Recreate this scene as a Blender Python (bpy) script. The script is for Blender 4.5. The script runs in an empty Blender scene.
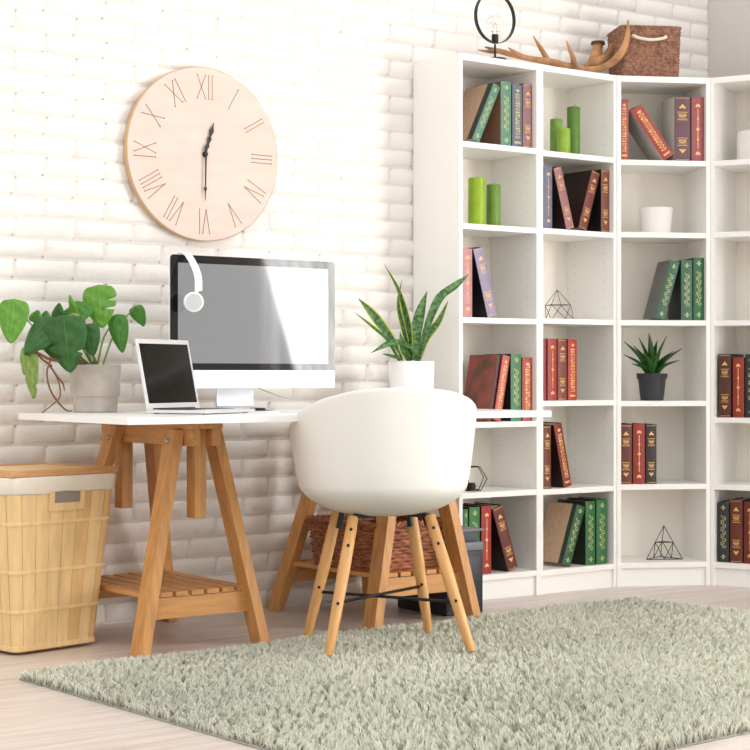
import bpy, bmesh, math, random
import numpy as np
from mathutils import Vector, Matrix
random.seed(7); rng = np.random.default_rng(7)
SC = bpy.context.scene; COL = SC.collection
R = math.radians
# ------------------------------------------------------------------ camera measurements
F, TH, YH, H = 1700., R(36.1), 374.7, .838
cT, sT = math.cos(TH), math.sin(TH)
CAM = Vector((-3.92623, -5.13964, H))
def ray(px, py):
    a = (px-375)/F; b = -(py-YH)/F
    return Vector((a*cT+sT, -a*sT+cT, b))
def on_z(px, py, z): d = ray(px, py); return CAM + d*((z-CAM.z)/d.z)
def on_y(px, py, y): d = ray(px, py); return CAM + d*((y-CAM.y)/d.y)
def on_pl(px, py, p0, ang):
    n = Vector((-math.sin(ang), math.cos(ang), 0)); d = ray(px, py)
    return CAM + d*((Vector(p0)-CAM).dot(n)/d.dot(n))
# ------------------------------------------------------------------ materials
def lin(c):
    f = lambda v: v/12.92 if v <= .04045 else ((v+.055)/1.055)**2.4
    return tuple(f(x/255.) for x in c)+(1,)
MATS = {}
def mat(name, rgb, rough=.5, metal=0, var=.0, vscale=20, bump=0, bscale=60, stretch=(1, 1, 1), spec=.5, emit=0, sss=0, coat=0, rgb2=None):
    if name in MATS: return MATS[name]
    m = bpy.data.materials.new(name); m.use_nodes = True; nt = m.node_tree; b = nt.nodes['Principled BSDF']
    b.inputs['Base Color'].default_value = lin(rgb); b.inputs['Roughness'].default_value = rough
    b.inputs['Metallic'].default_value = metal; b.inputs['Specular IOR Level'].default_value = spec
    if coat: b.inputs['Coat Weight'].default_value = coat; b.inputs['Coat Roughness'].default_value = .02
    if sss: b.inputs['Subsurface Weight'].default_value = sss; b.inputs['Subsurface Scale'].default_value = .02
    if emit: b.inputs['Emission Color'].default_value = lin(rgb); b.inputs['Emission Strength'].default_value = emit
    tc = nt.nodes.new('ShaderNodeTexCoord'); mp = nt.nodes.new('ShaderNodeMapping')
    mp.inputs['Scale'].default_value = stretch; nt.links.new(tc.outputs['Object'], mp.inputs['Vector'])
    if var or rgb2:
        n = nt.nodes.new('ShaderNodeTexNoise'); n.inputs['Scale'].default_value = vscale; n.inputs['Detail'].default_value = 5
        nt.links.new(mp.outputs['Vector'], n.inputs['Vector'])
        mx = nt.nodes.new('ShaderNodeMix'); mx.data_type = 'RGBA'
        c1 = lin(rgb); c2 = lin(rgb2) if rgb2 else tuple(max(0, v*(1-var)) for v in c1[:3])+(1,)
        c0 = c1 if rgb2 else tuple(min(1, v*(1+var*.6)) for v in c1[:3])+(1,)
        mx.inputs['A'].default_value = c0; mx.inputs['B'].default_value = c2
        rp = nt.nodes.new('ShaderNodeMapRange'); rp.inputs['From Min'].default_value = .35; rp.inputs['From Max'].default_value = .68
        nt.links.new(n.outputs['Fac'], rp.inputs['Value']); nt.links.new(rp.outputs['Result'], mx.inputs['Factor'])
        nt.links.new(mx.outputs['Result'], b.inputs['Base Color'])
    if bump:
        n = nt.nodes.new('ShaderNodeTexNoise'); n.inputs['Scale'].default_value = bscale; n.inputs['Detail'].default_value = 4
        nt.links.new(mp.outputs['Vector'], n.inputs['Vector'])
        bp = nt.nodes.new('ShaderNodeBump'); bp.inputs['Strength'].default_value = bump; bp.inputs['Distance'].default_value = .004
        nt.links.new(n.outputs['Fac'], bp.inputs['Height']); nt.links.new(bp.outputs['Normal'], b.inputs['Normal'])
    MATS[name] = m
    return m
WHITE = mat('white_lacquer', (246, 244, 240), .35, spec=.4)
PLAST = mat('white_plastic', (240, 238, 231), .38, spec=.45)
PURE = mat('white_gloss', (250, 250, 250), .25)
BLACKM = mat('black_metal', (22, 22, 24), .4, metal=.3)
WOODL = mat('trestle_pine', (210, 154, 94), .5, var=.18, vscale=9, stretch=(6, 6, .7), bump=.12, bscale=40)
WOODC = mat('chair_beech', (220, 166, 104), .42, var=.18, vscale=9, stretch=(7, 7, .8))
GOLD = mat('gold_foil', (236, 186, 116), .4, metal=.25)
GOLDG = mat('gold_foil_pale', (190, 190, 130), .4, metal=.2)
PAGES = mat('book_pages', (222, 208, 180), .8, var=.1, vscale=30, stretch=(30, 1, 1))
# ------------------------------------------------------------------ mesh builder
class MB:
    def __init__(s): s.v = []; s.f = []; s.m = []; s.uv = {}
    def add(s, vs, fs, mi=0, M=None, uvs=None):
        o = len(s.v)
        for i, v in enumerate(vs):
            v = Vector(v); v = M @ v if M is not None else v
            s.v.append(v)
            if uvs: s.uv[o+i] = uvs[i]
        for f in fs: s.f.append([o+i for i in f]); s.m.append(mi)
        return s
    def box(s, lo, hi, b=0, mi=0, M=None):
        x0, y0, z0 = lo; x1, y1, z1 = hi
        if b <= 0:
            vs = [(x, y, z) for z in (z0, z1) for y in (y0, y1) for x in (x0, x1)]
            fs = [(0, 2, 3, 1), (4, 5, 7, 6), (0, 1, 5, 4), (2, 6, 7, 3), (0, 4, 6, 2), (1, 3, 7, 5)]
            return s.add(vs, fs, mi, M)
        bm = bmesh.new(); bmesh.ops.create_cube(bm, size=1)
        for v in bm.verts:
            v.co = Vector(((x0+x1)/2+v.co.x*(x1-x0), (y0+y1)/2+v.co.y*(y1-y0), (z0+z1)/2+v.co.z*(z1-z0)))
        bmesh.ops.bevel(bm, geom=list(bm.edges), offset=b, segments=2, profile=.7, affect='EDGES')
        bm.verts.index_update()
        s.add([v.co.copy() for v in bm.verts], [[v.index for v in f.verts] for f in bm.faces], mi, M); bm.free()
        return s
    def tube(s, pts, rad, n=8, mi=0, M=None, caps=True, flat=None):
        pts = [Vector(p) for p in pts]; k = len(pts)
        if not isinstance(rad, (list, tuple)): rad = [rad]*k
        vs = []; fs = []; up = None
        for i, p in enumerate(pts):
            t = (pts[min(i+1, k-1)]-pts[max(i-1, 0)]).normalized()
            if up is None:
                up = Vector((0, 0, 1)) if abs(t.z) < .9 else Vector((1, 0, 0))
            a = (up - t*up.dot(t)).normalized(); up = a; c = t.cross(a)
            for j in range(n):
                an = 2*math.pi*j/n; ra = rad[i]; rb = rad[i]*(flat or 1)
                vs.append(p+a*math.cos(an)*ra+c*math.sin(an)*rb)
        for i in range(k-1):
            for j in range(n):
                fs.append((i*n+j, i*n+(j+1) % n, (i+1)*n+(j+1) % n, (i+1)*n+j))
        if caps: fs.append(list(range(n))[::-1]); fs.append([(k-1)*n+j for j in range(n)])
        return s.add(vs, fs, mi, M)
    def lathe(s, prof, n=32, mi=0, M=None, cap0=True, cap1=True):
        vs = []; fs = []
        for r, z in prof:
            for j in range(n):
                an = 2*math.pi*j/n; vs.append((r*math.cos(an), r*math.sin(an), z))
        for i in range(len(prof)-1):
            for j in range(n):
                fs.append((i*n+j, i*n+(j+1) % n, (i+1)*n+(j+1) % n, (i+1)*n+j))
        if cap0: fs.append(list(range(n))[::-1])
        if cap1: fs.append([(len(prof)-1)*n+j for j in range(n)])
        return s.add(vs, fs, mi, M)
    def build(s, name, mats, parent=None, loc=None, M=None, smooth=False, auto=None):
        me = bpy.data.meshes.new(name); me.from_pydata([tuple(v) for v in s.v], [], s.f); me.update()
        if not isinstance(mats, (list, tuple)): mats = [mats]
        for m in mats: me.materials.append(m)
        me.polygons.foreach_set('material_index', s.m)
        if s.uv:
            ul = me.uv_layers.new(name='UVMap')
            for l in me.loops: ul.data[l.index].uv = s.uv.get(l.vertex_index, (0, 0))
        if smooth or auto: me.polygons.foreach_set('use_smooth', [True]*len(me.polygons))
        if auto: me.set_sharp_from_angle(angle=R(auto))
        o = bpy.data.objects.new(name, me); COL.objects.link(o)
        if parent: o.parent = parent
        if loc is not None: o.location = loc
        if M is not None: o.matrix_local = M
        return o
def tag(o, label=None, cat=None, group=None, kind=None):
    if label: o['label'] = label
    if cat: o['category'] = cat
    if group: o['group'] = group
    if kind: o['kind'] = kind
    return o
def root(name, loc, label, cat, rz=0, group=None):
    o = bpy.data.objects.new(name, None); COL.objects.link(o); o.empty_display_size = .05
    o.location = loc; o.rotation_euler = (0, 0, rz); return tag(o, label, cat, group)
def spline(pts, n=6):
    P = [Vector(p) for p in pts]; out = []
    for i in range(len(P)-1):
        p0 = P[max(i-1, 0)]; p1 = P[i]; p2 = P[i+1]; p3 = P[min(i+2, len(P)-1)]
        for k in range(n):
            t = k/n
            out.append(.5*((2*p1)+(p2-p0)*t+(2*p0-5*p1+4*p2-p3)*t*t+(3*p1-p0-3*p2+p3)*t**3))
    out.append(P[-1]); return out
def lerp(a, b, t): return a+(b-a)*t
def rspl(r, n=6):
    return [v.x for v in spline([(x, 0, 0) for x in r], n)]
# ================================================================== SETTING
def brick_wall(x0, x1, z1):
    BL, BH, J = .2165, .0675, .009
    mb = MB(); row = 0; z = .0015-.0675
    mb.add([(x0, .02, 0), (x1, .02, 0), (x1, .02, z1), (x0, .02, z1)], [(0, 1, 2, 3)], 1)
    mb.add([(x0, .0045, 0), (x1, .0045, 0), (x1, .0045, z1), (x0, .0045, z1)], [(0, 1, 2, 3)], 1)
    while z < z1-.01:
        x = -6.5*BL*2 - (BL/2 if row % 2 else 0) + .108
        while x < x1:
            a = max(x+J/2, x0)+random.uniform(-.002, .002); b = min(x+BL-J/2+random.uniform(-.002, .002), x1)
            if b-a > .02:
                c = z+J/2+random.uniform(-.0012, .0012); d = min(z+BH-J/2+random.uniform(-.0012, .0012), z1)
                dp = random.uniform(-.0015, .0015); e = .007
                nx, nz = 5, 2; vs = []; fs = []
                xs = [a, a+e]+[lerp(a+e, b-e, (i+1)/nx) for i in range(nx-1)]+[b-e, b]
                zs = [c, c+e, (c+d)/2, d-e, d]
                for j, zz in enumerate(zs):
                    for i, xx in enumerate(xs):
                        edge = i in (0, len(xs)-1) or j in (0, len(zs)-1)
                        y = .0045 if edge else dp-.0005+random.uniform(-.0014, .0014)
                        vs.append((xx, y, zz+(0 if edge else random.uniform(-.0012, .0012))+(random.uniform(-.0016, .0016) if edge else 0)))
                w = len(xs)
                for j in range(len(zs)-1):
                    for i in range(w-1): fs.append((j*w+i, j*w+i+1, (j+1)*w+i+1, (j+1)*w+i))
                mb.add(vs, fs, 0)
            x += BL
        z += BH; row += 1
    bk = mat('painted_brick', (243, 239, 234), .55, var=.035, vscale=6, bump=.55, bscale=35, spec=.3)
    mt = mat('painted_mortar', (232, 226, 219), .7, bump=.5, bscale=120)
    return tag(mb.build('wall_back', [bk, mt], auto=60), kind='structure')
XW = 1.625
brick_wall(-3.6, XW, 2.75)
wr = mat('grey_plaster', (214, 208, 205), .8, bump=.05, bscale=80)
WY0, WY1, WZ0, WZ1 = -4.35, -2.75, .15, 2.45
m = MB()
m.box((XW, WY1, 0), (XW+.12, .1, 2.75)); m.box((XW, -6.0, 0), (XW+.12, WY0, 2.75))
m.box((XW, WY0, WZ1), (XW+.12, WY1, 2.75)); m.box((XW, WY0, 0), (XW+.12, WY1, WZ0))
tag(m.build('wall_right', wr), kind='structure')
wf = MB()
for y in (WY0, (WY0+WY1)/2-.03, WY1-.06): wf.box((XW+.03, y, WZ0), (XW+.09, y+.06, WZ1))
for z in (WZ0, WZ1-.06): wf.box((XW+.03, WY0, z), (XW+.09, WY1, z+.06))
tag(wf.build('window_1', PURE), kind='structure')
# floor
def floor_mat():
    m = bpy.data.materials.new('light_laminate'); m.use_nodes = True; nt = m.node_tree; b = nt.nodes['Principled BSDF']
    tc = nt.nodes.new('ShaderNodeTexCoord')
    br = nt.nodes.new('ShaderNodeTexBrick'); br.inputs['Scale'].default_value = 1
    br.inputs['Brick Width'].default_value = 1.2; br.inputs['Row Height'].default_value = .19; br.inputs['Mortar Size'].default_value = .0012
    br.inputs['Color1'].default_value = lin((226, 214, 205)); br.inputs['Color2'].default_value = lin((216, 203, 194)); br.inputs['Mortar'].default_value = lin((178, 164, 152))
    br.offset = .37
    nt.links.new(tc.outputs['Object'], br.inputs['Vector'])
    mp = nt.nodes.new('ShaderNodeMapping'); mp.inputs['Scale'].default_value = (1.2, 14, 1); nt.links.new(tc.outputs['Object'], mp.inputs['Vector'])
    n = nt.nodes.new('ShaderNodeTexNoise'); n.inputs['Scale'].default_value = 2.2; n.inputs['Detail'].default_value = 7; n.inputs['Distortion'].default_value = .6
    nt.links.new(mp.outputs['Vector'], n.inputs['Vector'])
    mx = nt.nodes.new('ShaderNodeMix'); mx.data_type = 'RGBA'; mx.blend_type = 'MULTIPLY'
    cr = nt.nodes.new('ShaderNodeValToRGB'); cr.color_ramp.elements[0].color = (.80, .77, .745, 1); cr.color_ramp.elements[1].color = (1, 1, 1, 1)
    cr.color_ramp.elements[0].position = .3; cr.color_ramp.elements[1].position = .62
    nt.links.new(n.outputs['Fac'], cr.inputs['Fac']); mx.inputs['Factor'].default_value = 1
    nt.links.new(br.outputs['Color'], mx.inputs['A']); nt.links.new(cr.outputs['Color'], mx.inputs['B'])
    nt.links.new(mx.outputs['Result'], b.inputs['Base Color']); b.inputs['Roughness'].default_value = .36; b.inputs['Specular IOR Level'].default_value = .45
    return m
fl = MB(); fl.box((-6, -7, -.05), (XW+.12, .1, 0)); tag(fl.build('floor', floor_mat()), kind='structure')
# curtain at the window (far right, lit by the day outside)
def curtain():
    n = 90; vs = []; fs = []; k = 10
    for j in range(k+1):
        z = lerp(.05, 2.5, j/k)
        ya = WY1+.08; yb = lerp(-3.55, -4.66, min(1, max(0, (z-.35)/2.15)))
        for i in range(n+1):
            u = i/n; vs.append((XW-.10+.025*math.sin(u*75)+.008*math.sin(u*190+1), lerp(ya, yb, u), z))
    for j in range(k):
        for i in range(n): fs.append((j*(n+1)+i, j*(n+1)+i+1, (j+1)*(n+1)+i+1, (j+1)*(n+1)+i))
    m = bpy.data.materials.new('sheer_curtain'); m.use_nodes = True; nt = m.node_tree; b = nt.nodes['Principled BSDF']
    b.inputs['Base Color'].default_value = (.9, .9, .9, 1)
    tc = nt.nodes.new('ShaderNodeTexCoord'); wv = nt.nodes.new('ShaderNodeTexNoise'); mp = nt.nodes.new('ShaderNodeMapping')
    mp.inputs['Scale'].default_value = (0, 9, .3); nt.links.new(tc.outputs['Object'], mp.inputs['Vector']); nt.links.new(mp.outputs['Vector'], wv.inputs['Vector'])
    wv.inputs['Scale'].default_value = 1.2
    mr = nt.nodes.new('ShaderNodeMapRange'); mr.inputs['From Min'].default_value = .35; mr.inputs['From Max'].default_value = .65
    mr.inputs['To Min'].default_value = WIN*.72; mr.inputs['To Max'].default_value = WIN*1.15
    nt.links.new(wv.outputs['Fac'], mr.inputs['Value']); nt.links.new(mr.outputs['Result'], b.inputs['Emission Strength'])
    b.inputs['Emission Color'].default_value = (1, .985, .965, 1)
    r = MB().add(vs, fs).build('window_curtain', m, smooth=True)
    tag(r, 'long white sheer curtain glowing with daylight at the right wall window', 'curtain')
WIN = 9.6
curtain()
# ================================================================== BOOKCASES
T = .0165
BH = 2.02; BD = .278
A_ROWS = [1.698, 1.396, 1.050, .662, .402, .094]
B_ROWS = [1.694, 1.398, 1.054, .738, .400, .092]
C_ROWS = [1.688, 1.402, 1.054, .734, .404, .094]
D_ROWS = [1.688, 1.404, 1.053, .668, .402, .092]
UNITS = {}
def bookcase(key, ox, oy, ang, w, rows, label):
    r = root('bookcase', (ox, oy, 0), label, 'bookcase', ang, 'narrow white bookcases curved round the corner')
    for x in (0, w-T):
        m = MB().box((x, 0, 0), (x+T, BD, BH), .0012)
        sx = T+.0004 if x == 0 else w-T-.0004
        for zi in range(52):
            z = .13+zi*.036
            if all(not (q-.03 < z < q+.01) for q in rows):
                for yy in (.05, .22):
                    m.add([(sx, yy+.0025*math.cos(math.pi*i/3), z+.0025*math.sin(math.pi*i/3)) for i in range(6)], [tuple(range(6))], 1)
        m.build('side_panel', [WHITE, mat('peg_hole', (196, 188, 176), .8)], r)
    MB().box((T, 0.001, BH-.024), (w-T, BD, BH-.0005), .001).build('top_panel', WHITE, r)
    for z in rows: MB().box((T, .001, z-.021), (w-T, BD-.006, z), .001).build('shelf', WHITE, r)
    MB().box((T, BD-.005, .06), (w-T, BD-.001, BH-.024)).build('back_panel', mat('bookcase_back', (250, 245, 235), .6), r)
    MB().box((T, .012, 0), (w-T, .028, rows[-1]-.021)).build('plinth', WHITE, r)
    UNITS[key] = dict(o=Vector((ox, oy, 0)), a=ang, w=w, rows=rows)
bookcase('A', 0, -.28, 0, .3945, A_ROWS, 'white bookcase furthest left, its bare side panel against the brick wall')
bookcase('B', .395, -.28, 0, .4035, B_ROWS, 'white bookcase second from the left, under the antler, three candles on top shelf')
aC = -R(36.1-8.5)
bookcase('C', .7995, -.281, aC, .383, C_ROWS, 'white corner bookcase under the seagrass basket, holding the potted aloe')
cr_ = UNITS['C']['o']+Vector((math.cos(aC), math.sin(aC), 0))*.3835
aD = -R(36.1+30)
bookcase('D', cr_.x, cr_.y, aD, .399, D_ROWS, 'white bookcase furthest right, cut off by the edge of the photo')
def UM(k): return Matrix.Translation(UNITS[k]['o'])@Matrix.Rotation(UNITS[k]['a'], 4, 'Z')
def sof(k, px, back=.02):
    U = UNITS[k]; p0 = UM(k)@Vector((0, back, 0)); p = on_pl(px, 300, p0, U['a'])
    return (UM(k).inverted()@p).x
# ------------------------------------------------------------------ books (upper rows: lens haze painted in as paler cover colours)
def cmat(rgb, pat=None):
    if pat: return mat('marbled_cover_%d_%d_%d' % rgb, rgb, .45, rgb2=pat, vscale=16)
    return mat('book_cover_%d_%d_%d' % rgb, rgb, .45, var=.12, vscale=60, bump=.15, bscale=400)
def book(k, row, t, h, col, style, label, s=None, px=None, lean=0, board=None, depth=.165, back=.02, pat=None, gold=None, zoff=0, band=None, strip=None):
    """lean in radians, + leans to the right. s = pivot/left coordinate on the shelf."""
    U = UNITS[k]; z = U['rows'][row-1]+.0006+zoff
    if s is None: s = sof(k, px, back)
    xo = -t if lean > 0 else 0
    M = UM(k)@Matrix.Translation((s, back, z))@Matrix.Rotation(lean, 4, 'Y')
    c1 = cmat(col); c2 = cmat(board, pat) if board else c1
    m = MB(); bt = .0028; n = 8
    bul = lambda x: .0035*(1-((x-xo)/t*2-1)**2)
    # curved spine
    vs = []; fs = []
    for i in range(n+1):
        x = xo+t*i/n
        for zz in (0, h): vs += [(x, .004-bul(x), zz)]
    for i in range(n+1):
        x = xo+t*i/n
        for zz in (0, h): vs += [(x, .006, zz)]
    for i in range(n):
        a = 2*i; q = 2*(n+1)+2*i
        fs += [(a, a+2, a+3, a+1), (q, q+1, q+3, q+2), (a+1, a+3, q+3, q+1), (a, q, q+2, a+2)]
    m.add(vs, fs, 0)
    m.box((xo, .004, 0), (xo+bt, depth, h), .0007, 1); m.box((xo+t-bt, .004, 0), (xo+t, depth, h), .0007, 1)
    if style:
        g = MB()
        def q(a, b, c, d, k=4):  # strip on the spine in 0..1 across, 0..1 up
            vs = []
            for i in range(k+1):
                x = xo+t*lerp(a, b, i/k)
                vs += [(x, .004-bul(x)-.0005, c*h), (x, .004-bul(x)-.0005, d*h)]
            g.add(vs, [(2*i, 2*i+2, 2*i+3, 2*i+1) for i in range(k)])
        def dia(cx, cz, rx, rz):
            ps = [(cx-rx, cz), (cx, cz-rz), (cx+rx, cz), (cx, cz+rz)]
            g.add([(xo+t*a, .004-bul(xo+t*a)-.0006, b*h) for a, b in ps], [(0, 1, 2, 3)])
        def ring(cx, cz, rx, rz, w=.3):
            vs = []; fs = []; N = 12
            for i in range(N):
                an = 2*math.pi*i/N
                for f_ in (1, 1-w):
                    x = xo+t*(cx+rx*f_*math.cos(an)); vs.append((x, .004-bul(x)-.0005, h*(cz+rz*f_*math.sin(an))))
            for i in range(N): fs.append((2*i, 2*((i+1) % N), 2*((i+1) % N)+1, 2*i+1))
            g.add(vs, fs)
        if style == 'bands':
            for c in (.30, .70):
                q(.18, .82, c+.055, c+.063); q(.18, .82, c-.063, c-.055); q(.22, .78, c+.03, c+.036); q(.22, .78, c-.036, c-.03)
                dia(.5, c, .26, .022); dia(.35, c+.012, .1, .012); dia(.65, c+.012, .1, .012)
            for c, sg in ((.155, -1), (.85, 1)):
                dia(.5, c, .12, .035); dia(.36, c-sg*.02, .08, .02); dia(.64, c-sg*.02, .08, .02)
            q(.1, .9, .02, .026); q(.1, .9, .974, .98)
        elif style == 'line':
            q(.47, .53, .2, .82, 1); dia(.5, .5, .16, .03); dia(.5, .66, .09, .03); dia(.5, .34, .09, .03)
            for c in (.13, .87): dia(.5, c, .2, .028); dia(.36, c-.02, .07, .015); dia(.64, c-.02, .07, .015)
        elif style == 'scroll':
            for i in range(9):
                c = .26+.06*i; ring(.5+.08*(-1)**i, c, .17, .024, .35); dia(.5-.16*(-1)**i, c+.03, .1, .01)
            for c in (.09, .91): q(.25, .75, c-.005, c+.005); dia(.5, c+.022, .12, .018); dia(.5, c-.022, .12, .018)
        elif style == 'title':
            rr = random.Random(int(h*1e4)+int(t*1e5)); c = .14
            while c < .84:
                w = rr.choice([.025, .035, .045]); a = .28
                if rr.random() < .3: ring(.5, c+w/2, .24, w*.5, .4)
                else:
                    q(a, 1-a, c, c+.008, 2); q(a, 1-a, c+w-.008, c+w, 2)
                    q(a, a+.14, c, c+w, 1) if rr.random() < .5 else q(1-a-.14, 1-a, c, c+w, 1)
                    if rr.random() < .5: q(a, 1-a, c+w/2-.004, c+w/2+.004, 2)
                c += w+.014
            dia(.5, .9, .22, .03); q(.2, .8, .06, .09)
        m.add(g.v, g.f, 2)
    if strip: m.box((xo-.0006, .003, 0), (xo+bt, .003+strip[1], h), .0005, 3)
    o = m.build('book', [c1, c2, gold or GOLD, cmat(strip[0]) if strip else c1], M=M, auto=40)
    tag(o, label, 'book', 'hardback books on the bookcases')
    MB().box((xo+bt, .006, .004), (xo+t-bt, depth-.005, h-.004)).build('pages', PAGES, o)
    return o
def up(k, row, a, b, h, col, style, label, **kw):
    back = kw.get('back', .02); s0 = sof(k, a, back); s1 = sof(k, b, back)
    s0 = max(s0, T+.001); s1 = min(s1, UNITS[k]['w']-T-.001)
    return book(k, row, s1-s0-.0008, h, col, style, label, s=s0, **kw)
def ln(k, row, pb, pt, t, h, col, style, label, dirn, **kw):
    """pb / pt: photo x of the resting corner and of the same side's top corner."""
    back = kw.get('back', .02); a = sof(k, pb, back); b = sof(k, pt, back)
    return book(k, row, t, h, col, style, label, s=a, lean=math.asin((b-a)/h), **kw)
BLK = (24, 22, 24)
# --- bookcase A
ln('A', 1, 479.5, 500.8, .038, .240, (86, 134, 112), 'scroll', 'sage green book leaning right with a wide tan cover, top left shelf', 1, board=(204, 170, 140), gold=GOLDG, strip=((48, 56, 54), .03))
up('A', 1, 501.5, 512, .243, (92, 138, 116), 'scroll', 'upright sage green book with black cover, left of the blue one, top left shelf', board=(120, 92, 72), gold=GOLDG)
up('A', 1, 513, 523, .238, (100, 104, 122), 'title', 'slate blue book standing upright between green and mauve books, top left shelf', board=(50, 52, 60), gold=GOLDG)
up('A', 1, 523.5, 533.5, .246, (140, 100, 102), 'bands', 'mauve brown book at the right end of the row on the top left shelf', board=(60, 46, 52))
up('A', 3, 463, 473, .255, (196, 138, 142), 'line', 'upright pink book, paled with painted haze, beside the snake plant leaf tip', board=BLK)  # lens haze is mixed into this and the next cover colour
ln('A', 3, 488.5, 473.8, .048, .262, (152, 142, 166), 'bands', 'lavender grey book, paled with painted haze, leaning left on the pink book', -1, board=(26, 22, 26))
ln('A', 4, 491.8, 501.3, .018, .252, (92, 58, 50), None, 'red book leaning right with a marbled red cover showing, above the desk', 1, board=(170, 84, 76), pat=(96, 70, 52))
ln('A', 4, 501.2, 510.7, .036, .248, (196, 96, 92), 'title', 'slim red book leaning against the upright green one, above the desk', 1, board=(110, 60, 52))
up('A', 4, 511.5, 522, .254, (74, 128, 92), 'scroll', 'upright green book between red ones on the shelf just above the desk', board=BLK, gold=GOLDG)
up('A', 4, 523, 533.5, .240, (172, 72, 68), 'title', 'upright red book right of the green one, shelf just above the desk', board=(60, 30, 30))
up('A', 6, 463.5, 469, .246, (58, 112, 66), 'scroll', 'thin green book left of a wider green one, behind the black box lid', board=BLK, gold=GOLDG)
up('A', 6, 470, 480.5, .252, (52, 118, 64), 'scroll', 'green book beside the bright red one behind the black box', board=BLK, gold=GOLDG)
up('A', 6, 482, 492, .254, (158, 42, 34), 'line', 'bright red upright book between green and brown books on the bottom left shelf', board=(90, 24, 22))
ln('A', 6, 509, 493, .050, .252, (102, 44, 32), 'bands', 'dark brown book leaning left against the bright red one, bottom left shelf', -1, board=(40, 22, 20))
# --- bookcase B
up('B', 2, 544.5, 553, .242, (108, 112, 134), 'line', 'upright blue grey book at the left end of the second shelf, under candles', board=BLK)
ln('B', 2, 567.3, 554, .041, .244, (156, 108, 108), 'bands', 'pinkish brown book leaning left on the blue grey book', -1, board=(44, 28, 28))
ln('B', 2, 587, 600.5, .044, .240, (112, 52, 42), 'bands', 'brown book leaning right towards an upright brown one, second shelf', 1, board=(52, 30, 26))
up('B', 2, 601.8, 611.3, .248, (118, 62, 44), 'bands', 'upright brown book at the right end of the second shelf, under the candles', board=BLK)
up('B', 4, 543.6, 547.2, .238, (150, 62, 58), None, 'very thin dark red book against the left side, above the desk end', board=(60, 30, 30))
up('B', 4, 548.3, 557.5, .238, (166, 62, 56), 'line', 'red book with a gold line, left of the brown book, above the desk end', board=(60, 26, 26))
up('B', 4, 558.4, 567.6, .238, (124, 66, 56), 'bands', 'brown book between two red ones, above the end of the desk', board=(56, 34, 30))
up('B', 4, 568.6, 577.6, .238, (176, 50, 42), 'title', 'bright red book at the right end of the row above the desk end', board=(60, 24, 22))
up('B', 5, 543.6, 551.8, .242, (108, 54, 38), 'bands', 'upright brown book with gold bands just below the desk end', board=(50, 30, 24))
ln('B', 5, 564.8, 554.2, .041, .250, (128, 38, 34), 'title', 'dark red book leaning left on a brown book just below the desk end', -1, board=(44, 24, 22))
ln('B', 6, 570.8, 585.8, .046, .240, (36, 88, 52), 'scroll', 'dark green book with a wide tan cover leaning right on the bottom shelf', 1, board=(206, 174, 144), gold=GOLDG, strip=((38, 62, 48), .024))
up('B', 6, 586.3, 596, .250, (38, 104, 56), 'scroll', 'upright green book in the middle of three green ones, bottom shelf', board=(16, 34, 22), gold=GOLDG)
up('B', 6, 597.2, 607.6, .254, (40, 110, 58), 'scroll', 'green book at the right end of the three green ones, bottom shelf', board=(16, 34, 22), gold=GOLDG)
# --- bookcase C
up('C', 1, 619.8, 629, .242, (170, 74, 72), 'title', 'upright red book at the left end, under the seagrass basket', board=(60, 40, 42))
ln('C', 1, 664.3, 631, .050, .240, (164, 66, 64), 'title', 'red book leaning steeply left under the seagrass basket', -1, board=(206, 200, 192))
up('C', 1, 674.5, 690.8, .257, (108, 78, 84), 'bands', 'thick mauve brown upright book with pale grey cover under the seagrass basket', board=(196, 192, 188))
up('C', 1, 691.8, 704.5, .257, (158, 86, 90), 'line', 'dusty red upright book at the right end, under the seagrass basket', board=(50, 38, 40))
ln('C', 3, 665, 680, .040, .238, (62, 104, 86), 'scroll', 'grey green book leaning right on two upright green ones above the aloe', 1, board=(98, 102, 98), gold=GOLDG)
up('C', 3, 681.5, 692.8, .240, (68, 108, 88), 'scroll', 'grey green upright book in the middle of three above the aloe', board=(46, 60, 54), gold=GOLDG)
up('C', 3, 693.8, 706, .250, (52, 108, 74), 'scroll', 'upright green book at the right end of three above the aloe', board=(40, 56, 48), gold=GOLDG)
up('C', 5, 620, 632.3, .236, (98, 48, 34), 'bands', 'brown book at the left of three standing below the aloe', board=(50, 30, 24))
up('C', 5, 633.3, 645.3, .238, (146, 46, 36), 'line', 'red book in the middle of three standing below the aloe', board=(60, 26, 22))
up('C', 5, 646, 657, .236, (50, 38, 42), 'bands', 'near black book with gold bands at the right of three below the aloe', board=(30, 26, 30))
# --- bookcase D
up('D', 4, 718.5, 731, .252, (80, 42, 32), 'bands', 'dark brown book at the left of the row at the photo edge, middle shelf', board=BLK)
up('D', 4, 732.5, 744, .238, (146, 50, 38), 'line', 'red book between dark books at the photo edge, middle shelf', board=(50, 26, 24))
up('D', 4, 745, 758, .250, (40, 50, 50), 'scroll', 'black green book cut by the photo edge on the middle shelf', board=BLK, gold=GOLDG)
up('D', 6, 717.8, 728.8, .238, (44, 50, 52), 'scroll', 'dark slate book on the bottom shelf at the photo edge', board=(26, 30, 30), gold=GOLDG)
up('D', 6, 729.8, 742.5, .250, (98, 46, 32), 'bands', 'brown book with gold bands on the bottom shelf at the photo edge', board=BLK)
up('D', 6, 743.5, 757, .244, (112, 40, 30), 'line', 'dark red book cut by the photo edge on the bottom shelf', board=BLK)
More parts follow.
